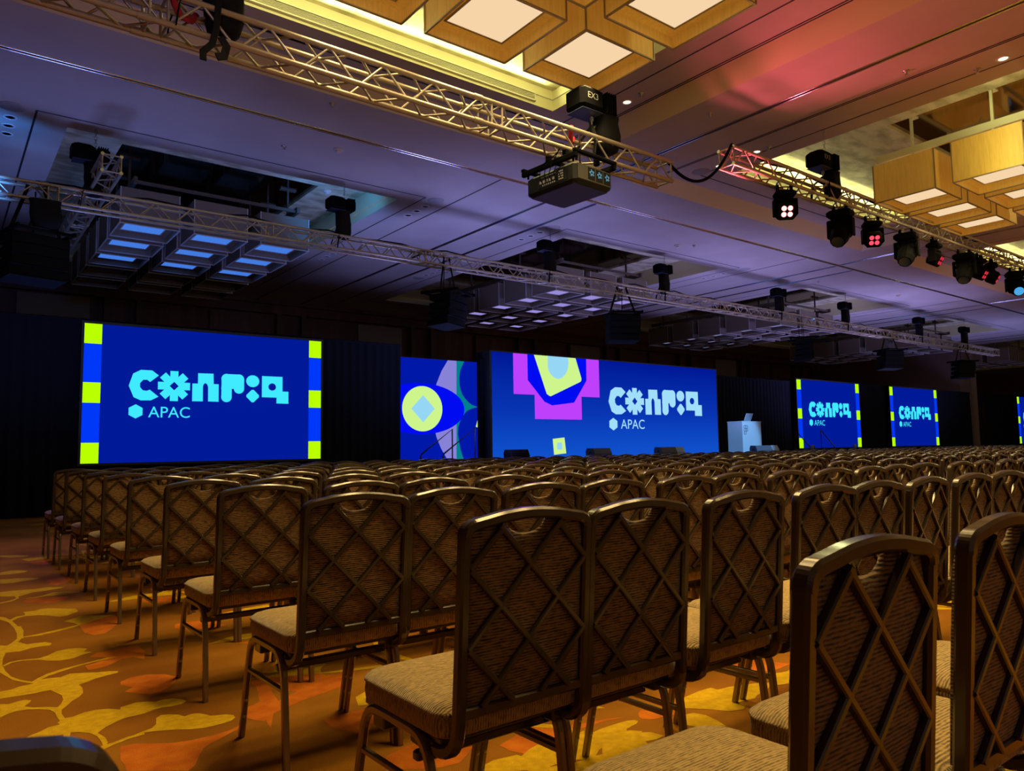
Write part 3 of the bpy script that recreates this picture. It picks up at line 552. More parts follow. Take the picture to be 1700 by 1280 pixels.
def hoist(x, y, ztop, zmot, label, s=1.0, ttop=None, text=None, zchord=None, bagx=.17, bag=(.50, .24), rz=0):
    """chain motor hanging from the ceiling; below it the chain bag and the sling round the truss"""
    t = thing('chain_hoist', label, 'hoist', (x, y, zmot), rz)
    b = MB(); b.bbox(-.27 * s, .05 * s, -.14 * s, .14 * s, 0, .24 * s, .04 * s); b.bbox(.06 * s, .24 * s, -.13 * s, .13 * s, .02, .22 * s, .03)
    for i in range(5): b.box(.08 * s + i * .03 * s, .09 * s + i * .03 * s, -.14 * s, .14 * s, .01, .23 * s)
    b.build('motor_body', M_BLACK, t)
    b = MB(); b.box(-.25 * s, .03 * s, -.12 * s, .12 * s, -.006, -.0005); b.build('motor_cover', P('blue_black_cover', (0.03, 0.035, 0.09), 0.35), t)
    b = MB(); chain(b, .055 * s, 0, .22 * s, ztop - zmot); b.build('lifting_chain', M_CHAIN, t)
    b = MB(); b.tube([(-.02, 0, 0), (-.02, 0, -.10), (.02, 0, -.13), (.04, 0, -.10)], .010, 8)
    b.cyl((-.02, 0, -.02), (-.02, 0, -.06), .025, 10); b.build('hook', M_CHAIN, t)
    bag_mb(bagx, 0.02, -bag[0] - .03, .02, bag[1], bag[1] * .9, .03).build('chain_bag', M_BLACK2, t)
    zc = (zchord if zchord is not None else zmot - .25) - zmot
    for sy in (-.12, .12):
        b = MB(); b.sweep([(-.02, 0, -.11), (-.02 - .07, sy, zc + .02), (-.02 - .10, sy * 1.25, zc - .10), (-.02 - .12, sy * 1.25, zc - .27)], .045, .008, (0, 1, 0) if False else (1, 0, 0)); b.build('lifting_sling', M_BLACK2, t)
    if text: text_mesh(text, .10, (-.20 * s, -.142 * s, .10 * s), (R(90), 0, 0), P('white_print', (0.3, 0.3, 0.28), 0.6), t, 'lettering')
    return t
hoist(5.83, 5.95, 6.2, 4.86, 'big black chain hoist with bag above the projector', 1.12, text='EX3', zchord=4.56, bagx=.20, bag=(.36, .33))
hoist(1.45, 5.91, 6.2, 4.96, 'black chain hoist with bag at the top left edge', 1.2, text='EX3', zchord=4.56, bagx=.24, bag=(.52, .30))
hoist(11.15, 6.14, 6.2, 5.46, 'black chain hoist with bag above the right truss, left of the gold lamps', 1.1, text='EX3', zchord=5.22, bagx=.27, bag=(.40, .26))
HX = [(1.55, 'at the left end over the crosswise truss'), (5.60, 'right of the blue lit coffer'), (10.6, 'above the side of the centre screen'), (14.45, 'with a pale light under its motor'), (19.6, 'left of the fourth speaker'), (23.4, 'between the third and fourth speakers'), (28.7, 'fourth from the right end'), (32.7, 'at the right end of the truss')]
HL = ['at the far left, over the crosswise truss', 'right of the blue lit coffer', 'over the left part of the centre screen', 'over the right part of the centre screen', 'left of the hanging speaker near the lectern', 'above the second screen from right', 'third from its right end', 'at its right end']
for (x, _), l in zip(HX, HL): hoist(x + .14, 12.47, 6.5, 5.46, 'chain hoist on the far truss, ' + l, 1.0, zchord=4.99, bagx=.04, bag=(.48, .26))
# red and dark shackle straps seen in the near truss
for x, l in ((1.28, 'left of the top left hoist bag'), (5.35, 'beside the projector hoist')):
    b = MB(); b.tube([(x, 5.80, 4.57), (x + .04, 5.85, 4.50), (x + .10, 5.92, 4.46), (x + .2, 6.0, 4.50), (x + .24, 6.03, 4.57)], .028, 8)
    tag(b.build('round_sling', P('red_sling', (0.45, 0.02, 0.02), 0.8)), 'red padded sling on the near left truss, ' + l, 'sling')
b = MB(); b.sweep([(1.62, 5.77, 4.60), (1.60, 5.755, 4.35), (1.57, 5.74, 4.22), (1.50, 5.73, 4.13), (1.50, 5.72, 4.06)], .05, .012, (0, 1, 0))
b.sweep([(1.64, 5.77, 4.31), (1.68, 5.75, 4.24), (1.66, 5.74, 4.15), (1.60, 5.73, 4.12)], .06, .012, (0, 1, 0))
tag(b.build('truss_strap', M_BLACK2), 'black strap dangling under the near left truss below the hoist bag', 'strap')

cb = bag_mb(1.12, 12.30, 4.30, 4.71, .40, .20).build('cable_bag', M_BLACK2); tag(cb, 'black cable bag hooked under the far truss at its left end', 'bag')
# ---------------------------------------------------------------- projector
pj = thing('projector', 'large black projector hanging in a frame under the near truss', 'projector', (5.50, 6.02, 3.88), R(4))
b = MB(); b.bbox(-.30, .30, -.38, .38, 0, .23, .035); b.build('body', P('projector_black', (0.008, 0.008, 0.010), 0.45, spec=0.3), pj)
b = MB(); b.box(-.26, .26, -.33, .33, -.004, .0005); b.build('base_plate', P('projector_base', (0.045, 0.045, 0.10), 0.45), pj)
b = MB(); b.box(-.306, -.299, -.27, .18, .05, .19)
for i in range(7): b.cyl((-.308, .10 - i * .03, .075), (-.304, .10 - i * .03, .075), .009, 8, 1)
for i in range(5): b.box(-.309, -.304, .12 - i * .05, .15 - i * .05, .10, .13, 1)
for i in range(3):
    for j in range(4): b.box(-.310, -.304, -.16 - i * .025, -.145 - i * .025, .07 + j * .028, .085 + j * .028, 1)
b.box(-.310, -.304, -.10, .13, .165, .168, 1); b.build('port_panel', [P('port_black', (0.008, 0.008, 0.01), 0.3), P('port_print', (0.42, 0.42, 0.45), 0.5)], pj)
b = MB(); b.bbox(-.26, .27, -.388, -.379, .04, .205, .01); b.build('rear_bezel', P('bezel_brown', (0.05, 0.04, 0.03), 0.4), pj)
for i in range(3):
    b = MB(); x = -.05 + i * .125; b.box(x - .052, x + .052, -.392, -.387, .06, .19); b.build('fan_grille', M_BLACK2, pj)
    b = MB(); b.lathe([(.014, 0), (.026, .001)], n=12, M=Matrix.Translation((x, -.3935, .135)) @ Matrix.Rotation(R(90), 4, 'X'))
    for k in range(5):
        a = k * 1.256; b.add([(x + .02 * math.cos(a), -.394, .135 + .02 * math.sin(a)), (x + .04 * math.cos(a + .3), -.394, .135 + .04 * math.sin(a + .3)), (x + .04 * math.cos(a + .9), -.394, .135 + .04 * math.sin(a + .9))], [(0, 1, 2)])
    b.build('cooling_fan', P('fan_blue', (0.06, 0.18, 0.32), 0.3, emit=(0.08, 0.35, 0.7), es=.35), pj)
b = MB(); b.cyl((.12, .38, .12), (.12, .44, .12), .075, 20); b.build('lens', M_BLACK, pj)
fr = MB()
for sx in (-.31, .31): fr.bbox(sx - .025, sx + .025, -.42, .42, .25, .31, .008)
for sy in (-.40, 0, .40): fr.bbox(-.335, .335, sy - .025, sy + .025, .31, .345, .006)
for sx in (-.29, .29):
    for sy in (-.35, .35): fr.cyl((sx, sy, .22), (sx, sy, .27), .012, 8)
fr.build('rigging_frame', M_BLACK, pj)
for sx in (-.25, .25):
    for sy in (-.02 - .18, .06): 
        b = MB(); b.bbox(sx - .025, sx + .025, sy - .03, sy + .03, .345, .45, .006); b.build('truss_clamp', M_BLACK, pj)
for i in range(5):
    b = MB(); y = .1 - i * .07; b.tube([(-.31, y, .09), (-.37, y - .02, .14), (-.38 + .02 * i, y - .03, .26), (-.25, y * .4 - .1, .40 + .02 * i), (-.15 - .1 * i, -.12, .47)], .005, 6); b.build('cable', M_BLACK, pj)

# ---------------------------------------------------------------- moving heads on the right truss
M_RED = E('red_led', (255, 60, 78), 2.2); M_REDHOT = E('red_led_hot', (255, 120, 120), 6.0); M_DIMRED = E('red_led_dim', (225, 50, 70), .9)
def moving_head(x, y, z, label, kind, pan, tilt, hot=1):
    """kind wash: short head with four LEDs; kind spot: long head with a lens. z = lower chord height"""
    t = thing('moving_head_light', label, 'stage light', (x, y, z - .03), R(pan))
    big = kind == 'spot'; k = 1.0 if big else .82
    b = MB()
    for sx in (-.10, .10): b.bbox(sx - .02, sx + .02, -.03, .03, -.05, .055, .006)
    b.build('clamp', M_BLACK, t)
    b = MB(); b.bbox(-.19 * k, .19 * k, -.14 * k, .14 * k, -.05 - .12 * k, -.05, .03); b.build('base', M_BLACK, t)
    zt = -.05 - .12 * k
    b = MB(); b.lathe([(.07, zt), (.07, zt - .03)], n=16); arm = .17 * k; L = .26 * k
    b.bbox(-arm - .035, arm + .035, -.06, .06, zt - .065, zt - .025, .01)
    for s in (-1, 1): b.bbox(s * arm - (.035 if s < 0 else -.0) , s * arm + (.035 if s > 0 else 0), -.07, .07, zt - .07 - L, zt - .03, .012)
    b.build('yoke', M_BLACK, t)
    piv = Matrix.Translation((0, 0, zt - .03 - L * .8)) @ Matrix.Rotation(R(tilt), 4, 'X')
    h = MB(); hr = arm - .008
    if big: h.lathe([(.0001, .20), (hr * .75, .20), (hr * .98, .12), (hr, .0), (hr * .9, -.18), (hr * .72, -.27), (hr * .60, -.27)], n=10, smooth=False); h.bbox(-hr * .9, hr * .9, -hr * .9, hr * .9, -.02, .17, .03)
    else: h.bbox(-hr, hr, -hr, hr, -.12, .11, .035)
    ho = h.build('head', M_BLACK, t, M=piv)
    l = MB()
    if big: l.lathe([(.0001, -.262), (hr * .55, -.266), (hr * .60, -.272)], n=20); l.build('lens', P('lens_glass', (0.03, 0.06, 0.10), 0.05), ho)
    else:
        for i in (-1, 1):
            for j in (-1, 1):
                q = MB(); q.lathe([(.0001, -.124), (hr * .26, -.123), (hr * .29, -.119)], c=(i * hr * .34, j * hr * .34, 0), n=14)
                q.build('led_lens', M_REDHOT if hot == 2 else (M_RED if hot == 1 else M_DIMRED), ho)
    return t
TR = 6.14; TZ2 = 4.96
moving_head(10.0, TR, TZ2, 'red glowing moving head light, leftmost on the right truss', 'wash', -45, -68, 2)
moving_head(11.6, TR, TZ2, 'unlit moving head tilted down, between the two red lit heads', 'spot', -80, -42)
moving_head(12.65, TR, TZ2, 'moving head with four red LEDs lit, second from the left of its kind', 'wash', -50, -62, 1)
moving_head(13.9, TR, TZ2, 'unlit moving head tilted down, right of the two red lit heads', 'spot', -80, -42)
moving_head(15.05, TR, TZ2, 'small moving head with dim red LEDs facing right, under the gold lamps', 'wash', 5, -58, 0)
moving_head(16.4, TR, TZ2, 'unlit moving head left of the pair with dim red LEDs', 'spot', -80, -38)
moving_head(17.15, TR, TZ2, 'moving head with dim red LEDs, left one of the close pair', 'wash', 0, -58, 0)
moving_head(17.8, TR, TZ2, 'moving head with dim red LEDs, right one of the close pair', 'wash', 15, -58, 0)
mh = moving_head(19.15, TR, TZ2, 'moving head with a blue lens at the right picture edge', 'spot', -60, -60)
[c for o_ in mh.children for c in o_.children if c.name.startswith('lens')][0].data.materials[0] = E('blue_lens', (80, 175, 240), .9)

# ---------------------------------------------------------------- hanging line array speakers
M_GRILL = P('speaker_grille', (0.006, 0.006, 0.008), 0.95, spec=.1); M_CAB = P('speaker_cabinet', (0.004, 0.004, 0.006), 0.9, spec=.1)
def array(x, y, ztop, label, rz, n=4, w_=.74, bg=None):
    t = thing('line_array_speaker', label, 'speaker', (x, y, ztop), R(rz))
    b = MB()
    for s in (-1, 1): b.bbox(s * .36 - .02, s * .36 + .02, -.42, .42, -.06, 0, .006)
    for yy in (-.36, 0, .36): b.bbox(-.38, .38, yy - .02, yy + .02, -.055, -.01, .005)
    b.build('flying_frame', M_BLACK, t)
    z = -.075; tilt = 0
    for i in range(n):
        M_ = Matrix.Translation((0, -.22 * 0 + .02 * i * i * .4, z)) @ Matrix.Rotation(R(-2.5 * i), 4, 'X')
        c = MB(); h = .155
        pts = [(-w_ / 2, -.24, -h), (w_ / 2, -.24, -h), (w_ / 2, .22, -h + .02), (-w_ / 2, .22, -h + .02)]
        top = [(-w_ / 2, -.24, 0), (w_ / 2, -.24, 0), (w_ / 2, .22, -.02), (-w_ / 2, .22, -.02)]
        c.add([M_ @ Vector(v) for v in pts + top], [(3, 2, 1, 0), (4, 5, 6, 7), (0, 1, 5, 4), (1, 2, 6, 5), (2, 3, 7, 6), (3, 0, 4, 7)])
        for s in (-1, 1): c.box(s * w_ / 2 - .006, s * w_ / 2 + .006, -.20, -.12, -h + .02, -.02, 0, M_)
        co = c.build('speaker_cabinet', M_CAB, t)
        g = MB()
        nn = 10
        vs = []
        for k in range(nn + 1):
            u = -1 + 2 * k / nn; vs += [M_ @ Vector((u * w_ * .48, -.245 - .03 * (1 - u * u), -h + .01)), M_ @ Vector((u * w_ * .48, -.245 - .03 * (1 - u * u), -.01))]
        g.add(vs, [(2 * k, 2 * k + 2, 2 * k + 3, 2 * k + 1) for k in range(nn)], 0, True); g.build('front_grille', M_GRILL, co)
        z -= h + .006
    for s in (-1, 1):
        b = MB(); b.sweep([(s * .32, 0, -.01), (s * .12, .03, 5.0 - ztop - .12), (s * .11, .03, 5.0 - ztop - .05)], .05, .012, (0, 1, 0)); b.build('sling', M_BLACK2, t)
    b = MB(); b.tube([(.0, .1, -.02), (.03, .12, .2), (.02, .10, 5.0 - ztop - .1)], .01, 6); b.build('speaker_cable', M_BLACK2, t)
    return t
array(8.05, 12.46, 4.22, 'boxy black speaker array hung on the far truss between left and centre screens', 28)
array(13.05, 12.46, 4.30, 'black speaker array hung above the middle of the centre screen', -28)
array(20.95, 12.46, 4.32, 'black speaker array hung above the lectern', 35)
array(26.45, 12.46, 4.34, 'black speaker array hung between the two right screens', -25)
array(32.5, 12.46, 4.30, 'black speaker array at the right end of the far truss', -25)
array(1.02, 12.46, 4.26, 'black speaker array hung at the far left beside the crosswise truss', 15)

# ---------------------------------------------------------------- screens
C_BG = E('screen_blue', (0, 26, 152)); C_BAR = E('screen_bright_blue', (0, 56, 248)); C_LIME = E('screen_lime', (186, 255, 0)); C_CYAN = E('screen_cyan', (64, 234, 255))
def ell(cx, cy, rx, ry, n=32, a0=0, rot=0):
    out = []
    for i in range(n):
        a = a0 + 2 * math.pi * i / n; x, y = rx * math.cos(a), ry * math.sin(a)
        out.append((cx + x * math.cos(rot) - y * math.sin(rot), cy + x * math.sin(rot) + y * math.cos(rot)))
    return out
def rect(x0, x1, y0, y1): return [(x0, y0), (x1, y0), (x1, y1), (x0, y1)]
def rrect(x0, x1, y0, y1, r, n=6):
    out = []
    for cx, cy, a in ((x1 - r, y0 + r, -90), (x1 - r, y1 - r, 0), (x0 + r, y1 - r, 90), (x0 + r, y0 + r, 180)):
        for i in range(n + 1): t = R(a + 90 * i / n); out.append((cx + r * math.cos(t), cy + r * math.sin(t)))
    return out
def face(mb, pts, layer, mi, f=lambda u, v: (u, v)):
    from mathutils.geometry import tessellate_polygon
    v = []
    for p in pts: q = f(*p); v.append(Vector((q[0], -.0016 * layer, q[1])))
    tris = tessellate_polygon([v]); out = []
    for a, b, c in tris:
        if (v[b] - v[a]).cross(v[c] - v[a]).y > 0: b, c = c, b
        out.append((a, b, c))
    mb.add(v, out, mi)
def logo(mb, f, layer, mi, bg):
    """the wordmark of the event: geometric letters, drawn in screen metres"""
    F_ = lambda p, l=layer, m_=mi: face(mb, p, l, m_, f)
    F_([(0.953, 1.738), (1.146, 1.736), (1.266, 1.645), (1.116, 1.515), (1.062, 1.555), (0.996, 1.552), (0.941, 1.485), (0.943, 1.412), (0.99, 1.353), (1.06, 1.344), (1.112, 1.368), (1.268, 1.239), (1.135, 1.166), (0.96, 1.161), (0.837, 1.218), (0.75, 1.431), (0.82, 1.662)])
    for k in range(4):
        a = k * math.pi / 4; c_, s_ = math.cos(a), math.sin(a); L = .29
        F_([(1.543 + x * c_ - y * s_, 1.453 + x * s_ + y * c_) for x, y in rect(-L, L, -.073, .073)])
    F_(ell(1.543, 1.453, .17, .17, 16)); face(mb, [(1.543 + .082, 1.453), (1.543, 1.453 + .082), (1.543 - .082, 1.453), (1.543, 1.453 - .082)], layer + 1, bg, f)
    F_([(1.98, 1.724), (2.272, 1.728), (2.28, 1.521), (2.375, 1.521), (2.378, 1.171), (2.177, 1.173), (2.173, 1.46), (2.155, 1.51), (2.12, 1.537), (2.087, 1.51), (2.073, 1.46), (2.077, 1.171), (1.877, 1.17), (1.876, 1.517), (1.98, 1.519)])
    F_(rect(2.53, 2.775, 1.44, 1.735)); F_(rect(2.43, 2.878, 1.45, 1.63)) 
    for cx, cy in ((2.53, 1.635), (2.775, 1.635), (2.53, 1.45), (2.775, 1.45), (2.53, 1.272)): F_(ell(cx, cy, .104, .104))
    F_(rect(2.43, 2.632, 1.272, 1.45))
    F_(ell(3.053, 1.612, .134, .122)); F_([(3.055 + .145 * x, 1.306 + .145 * y) for x, y in [(-.14, -.88), (.14, -.88), (.88, -.14), (.88, .14), (.14, .88), (-.14, .88), (-.88, .14), (-.88, -.14)]])
    F_([(3.242, 1.727), (3.675, 1.729), (3.678, 1.42), (3.806, 1.421), (3.807, 1.166), (3.552, 1.167), (3.552, 1.288), (3.244, 1.289)])
    face(mb, ell(3.458, 1.508, .080, .076, 24), layer + 1, bg, f); 
    face(mb, [(3.552, 1.30), (3.665, 1.41), (3.69, 1.30), (3.60, 1.28)], layer + 1, bg, f) if False else None
    F_(ell(0.878, 0.952, .137, .133, 6, R(90)))
def apac(mb, f, layer, mi, x, z, h, wscale):
    c = bpy.data.curves.new('t', 'FONT'); c.body = 'APAC'; c.size = 1; o = bpy.data.objects.new('t', c); COL.objects.link(o); bpy.context.view_layer.update()
    me = bpy.data.meshes.new_from_object(o.evaluated_get(bpy.context.evaluated_depsgraph_get())); bpy.data.objects.remove(o)
    xs = [v.co.x for v in me.vertices]; ys = [v.co.y for v in me.vertices]; x0, x1, y0, y1 = min(xs), max(xs), min(ys), max(ys)
    vs = []
    for v in me.vertices:
        q = f(x + (v.co.x - x0) / (x1 - x0) * wscale, z + (v.co.y - y0) / (y1 - y0) * h); vs.append((q[0], -.0016 * layer, q[1]))
    mb.add(vs, [tuple(p.vertices) for p in me.polygons], mi)
def side_image():
    mb = MB(); W, Hh = 4.53, 2.545
    face(mb, rect(0, W, 0, Hh), 0, 0)
    for x0, x1 in ((0, .285), (4.255, 4.53)):
        face(mb, rect(x0, x1, 0, Hh), 1, 1)
        for z0, z1 in ((0, .372), (1.095, 1.467), (2.178, Hh)): face(mb, rect(x0, x1, z0, z1), 2, 2)
    logo(mb, lambda u, v: (u, v), 2, 3, 0); apac(mb, lambda u, v: (u, v), 2, 3, 1.095, .842, .208, .745)
    return mb
img = side_image().build('display', [C_BG, C_BAR, C_LIME, C_CYAN], link=False).data
def screen(x, y, label):
    t = thing('led_screen', label, 'screen', (x, y, 0), group=None)
    o = bpy.data.objects.new('display', img); COL.objects.link(o); o.parent = t; o.location = (0, 0, .92)
    b = MB(); z = .92; W, Hh, q = 4.53, 2.545, .045
    b.box(-q, W + q, .003, .09, z - q, z + Hh + q); b.box(-q, W + q, -.01, .09, z - q, z - .002); b.box(-q, W + q, -.01, .09, z + Hh + .002, z + Hh + q)
    b.box(-q, -.002, -.01, .09, z, z + Hh); b.box(W + .002, W + q, -.01, .09, z, z + Hh); b.build('frame', M_LEDBODY, t)
    for xx in (.5, W - .5):
        b = MB(); b.box(xx - .03, xx + .03, .02, .08, 0.02, z - q); b.box(xx - .05, xx + .05, -.25, .12, 0, .03); b.build('stand_leg', M_BLACK2, t)
    return t
screen(2.065, 15.33, 'big blue screen at the left, nearest of the screens with lime side blocks')
screen(25.16, 15.33, 'blue screen with lime side blocks behind the handrails right of the lectern')
screen(32.27, 15.33, 'blue screen with lime side blocks, second one right of the lectern')
screen(46.7, 15.33, 'blue screen cut off by the right picture edge beyond the pier')

# main stage screen
M_MAIN = bpy.data.materials.new('main_screen_blue'); M_MAIN.use_nodes = True
n_ = M_MAIN.node_tree.nodes; n_.clear(); o_ = n_.new('ShaderNodeOutputMaterial'); e_ = n_.new('ShaderNodeEmission'); tc_ = n_.new('ShaderNodeTexCoord'); sx_ = n_.new('ShaderNodeSeparateXYZ'); mr_ = n_.new('ShaderNodeMapRange'); cr_ = n_.new('ShaderNodeValToRGB')
L_ = M_MAIN.node_tree.links; L_.new(tc_.outputs['Object'], sx_.inputs[0]); L_.new(sx_.outputs['Z'], mr_.inputs['Value']); mr_.inputs['From Min'].default_value = 0; mr_.inputs['From Max'].default_value = 2.8
L_.new(mr_.outputs[0], cr_.inputs[0]); cr_.color_ramp.elements[0].color = (*srgb(16, 82, 205), 1); cr_.color_ramp.elements[1].color = (*srgb(0, 22, 148), 1)
el = cr_.color_ramp.elements.new(.45); el.color = (*srgb(8, 52, 178), 1); L_.new(cr_.outputs[0], e_.inputs[0]); L_.new(e_.outputs[0], o_.inputs[0])
C_PINK = E('screen_magenta', (190, 64, 250)); C_B2 = E('screen_pure_blue', (0, 12, 240)); C_YEL = E('screen_pale_yellow', (205, 245, 140)); C_PALE = E('screen_pale_blue', (150, 214, 245)); C_LOGO = E('screen_ice', (160, 222, 250))
C_SHAD = E('screen_navy', (0, 18, 130)); C_LAV = E('screen_lavender', (136, 130, 215)); C_TEAL = E('screen_teal', (0, 128, 140)); C_NAVY = E('screen_deep_blue', (0, 24, 168))
ms = thing('stage_screen', 'wide centre stage screen with magenta stepped shape and pale wordmark', 'screen', (11.2, 15.33, 0))
mb = MB(); W, Z0, Z1 = 9.2, .80, 3.565
g0 = lambda u, v: (u, v - Z0)
face(mb, rect(0, W, Z0, Z1), 0, 0, g0)
face(mb, [(0.700, Z1), (3.815, Z1), (3.815, 2.49), (3.109, 2.49), (3.107, 1.845), (1.409, 1.845), (1.408, 2.491), (0.702, 2.491)], 1, 1, g0)
face(mb, [(1.18, Z1), (3.32, Z1), (3.315, 2.95), (2.825, 2.317), (2.021, 2.22), (1.746, 2.315), (1.18, 2.877)], 2, 2, g0)
face(mb, [(1.405, Z1), (2.91, Z1), (3.119, 3.011), (3.115, 2.95), (3.08, 2.908), (1.98, 2.47), (1.93, 2.475), (1.83, 2.53)], 3, 3, g0)
face(mb, [(1.89, Z1), (2.628, Z1), (2.64, 3.42), (2.626, 3.302), (2.585, 3.19), (2.528, 3.101), (2.40, 2.995), (2.249, 2.95), (2.10, 2.985), (1.987, 3.062), (1.91, 3.17), (1.881, 3.283)], 4, 4, g0)
face(mb, [(2.014, 1.314), (2.439, 1.351), (2.495, 0.919), (2.053, 0.884)], 1, 3, g0); face(mb, rrect(2.16, 2.35, 1.02, 1.215, .05), 2, 4, g0)
kx, kz = 4.233 / 3.057, (2.809 - 2.017) / .577
fl_ = lambda u, v: (4.17 + (u - .75) * kx, 2.413 + (v - 1.4495) * kz - Z0)
logo(mb, fl_, 1, 5, 0)
apac(mb, lambda u, v: (u, v - Z0), 1, 5, 4.653, 1.596, .277, 1.016)
o = mb.build('display', [M_MAIN, C_PINK, C_B2, C_YEL, C_PALE, C_LOGO], ms); o.location = (0, 0, Z0)
b = MB(); b.box(-.06, W + .06, .003, .30, Z0 - .01, Z1 + .03); b.build('housing', M_LEDBODY, ms)
b = MB(); b.box(-.06, -.03, .30, .60, Z0 - .01, Z1 + .02); b.box(W + .03, W + .06, .30, .6, Z0 - .01, Z1); b.build('side_cheek', M_BLACK2, ms)
# set screen beside it
ss = thing('stage_side_screen', 'narrow set screen with a yellow eye and lavender arc behind the left stairs', 'screen', (8.50, 15.9, 0))
mb = MB(); z0, z1 = .805, 3.333; g1 = lambda u, v: (u - 8.5, v - z0)
face(mb, rect(8.5, 11.16, z0, z1), 0, 0, g1)
face(mb, [(10.241, z1), (10.502, z1), (10.476, z0), (10.211, z0), (10.02, 1.10), (9.886, 1.388), (9.80, 1.75), (9.80, 2.35), (9.897, 2.719), (10.05, 3.05)], 1, 1, g1)
face(mb, [(10.502, z1), (10.74, z1), (10.62, 3.10), (10.586, 2.912), (10.590, 2.75), (10.615, 2.611), (10.67, 2.48), (10.761, 2.369), (10.86, 2.28), (10.974, 2.21), (11.15, 2.164), (10.96, 2.115), (10.84, 2.069), (10.76, 2.01), (10.69, 1.93), (10.60, 1.79), (10.539, 1.629), (10.525, 1.46), (10.552, 1.305), (10.60, 1.08), (10.70, z0), (10.476, z0)], 1, 2, g1)
face(mb, [p for p in ell(9.45, 2.087, 1.285, .635, 48) if p[0] > 8.5] + [(8.5, 1.68), (8.5, 2.49)][::-1][:0], 2, 3, g1)
face(mb, ell(9.49, 2.085, .574, .559, 48), 3, 4, g1); face(mb, [(9.509, 2.421), (9.839, 2.09), (9.505, 1.747), (9.171, 2.082)], 4, 5, g1)
face(mb, [(11.16, 1.88), (11.084, 1.646), (11.16, 1.627)], 1, 4, g1)
o = mb.build('display', [C_NAVY, C_LAV, C_TEAL, C_B2, C_YEL, C_PALE], ss); o.location = (0, 0, z0)
b = MB(); b.box(-.02, 2.66 + .03, .003, .12, z0 - .01, z1 + .01); b.build('housing', M_LEDBODY, ss)

# ---------------------------------------------------------------- drapes
def drape(x0, x1, y, z1, label, amp=.028, pitch=.20, sag=0.0, ydir=False):
    b = MB(); n = int((x1 - x0) / (pitch / 6)); rr_ = random.Random(int(x0 * 10)); vs = []; zs = (0.01, .8, 1.9, 3.0, z1 - .06, z1)
    ph = 0
    for i in range(n + 1):
        x = x0 + (x1 - x0) * i / n; ph += 2 * math.pi / 6 * rr_.uniform(.75, 1.25)
        for j, z in enumerate(zs):
            a = amp * (1 - .35 * j / 5); yy = a * math.sin(ph) + .012 * math.sin(x * 3 + j)
            zz = z - (sag * math.sin(math.pi * i / n * 2) ** 2 if j >= 4 else 0)
            vs.append((x, y + yy, zz) if not ydir else (y + yy, x, zz))
    m_ = len(zs); fs = [(m_ * i + j, m_ * i + m_ + j, m_ * i + m_ + j + 1, m_ * i + j + 1) for i in range(n) for j in range(m_ - 1)]
    b.add(vs, fs, 0, True)
    if not ydir: b.cyl((x0, y, z1 - .03), (x1, y, z1 - .03), .025, 8)
    else: b.cyl((y, x0, z1 - .03), (y, x1, z1 - .03), .025, 8)
    return tag(b.build('stage_drape', M_DRAPE), label, 'drape')
drape(-2.45, 8.66, 15.50, 3.575, 'black floor length drape behind the big left screen')
drape(15.56, 16.9, 8.62, 3.54, 'black drape turning back beside the set screen', ydir=True)
drape(11.0, 11.13, 15.55, 3.4, 'narrow black drape between set screen and centre screen', amp=.02, pitch=.08)
drape(20.55, 25.05, 15.55, 3.42, 'black drape behind the white lectern')
drape(25.1, 41.15, 15.55, 3.53, 'black drape behind the two right screens', sag=.02)
drape(43.1, 52.0, 15.6, 3.60, 'black drape behind the screen at the right edge', sag=.02)

# ---------------------------------------------------------------- stage
b = MB(); b.box(9.66, 24.10, 12.20, 15.62, .70, .78); b.box(9.66, 24.10, 12.23, 15.3, 0, .70, 1)
b.box(8.75, 11.18, 15.62, 16.5, .70, .78); b.box(8.8, 11.1, 15.7, 16.4, 0, .7, 1)
tag(b.build('stage_platform', [M_STAGE, M_BLACK2]), 'low black stage in front of the centre screen', 'stage')
def stairs(x, s, label):
    t = thing('stage_stairs', label, 'stairs', (x, 14.33, 0))
    for i in range(4):
        b = MB(); h = .78 - .17 * (i + 1) ; b.box(min(s * i * .22, s * (i + 1) * .22), max(s * i * .22, s * (i + 1) * .22), -.42, .42, h - .04, h); b.box(min(s * (i * .22), s * (i * .22 + .02)), max(s * i * .22, s * (i * .22 + .02)), -.40, .40, max(0, h - .2), h - .04); b.build('step', M_STAGE, t)
    for sy in (-.47, .47):
        b = MB(); b.tube([(s * .02, sy, .0 if False else .05), (s * .02, sy, 1.545), (s * .86, sy, .975), (s * .88, sy, .93), (s * .88, sy, 0)], .020, 8); b.build('handrail', P('rail_black', (0.02, 0.02, 0.03), 0.4, 0.5), t)
    return t
stairs(9.66, -1, 'stage steps with black handrails in front of the set screen')
stairs(24.10, 1, 'stage steps with black handrails in front of the screen right of the lectern')

lc = thing('lectern', 'white box lectern with thin outline emblem at the right side of the stage', 'lectern', (18.72, 13.2, .78))
b = MB(); b.bbox(0, .93, 0, .52, 0, .965, .006); b.build('body', M_WHITE, lc)
b = MB(); b.bbox(-.01, .94, -.01, .53, .965, .99, .005); b.build('top_panel', M_WHITE, lc)
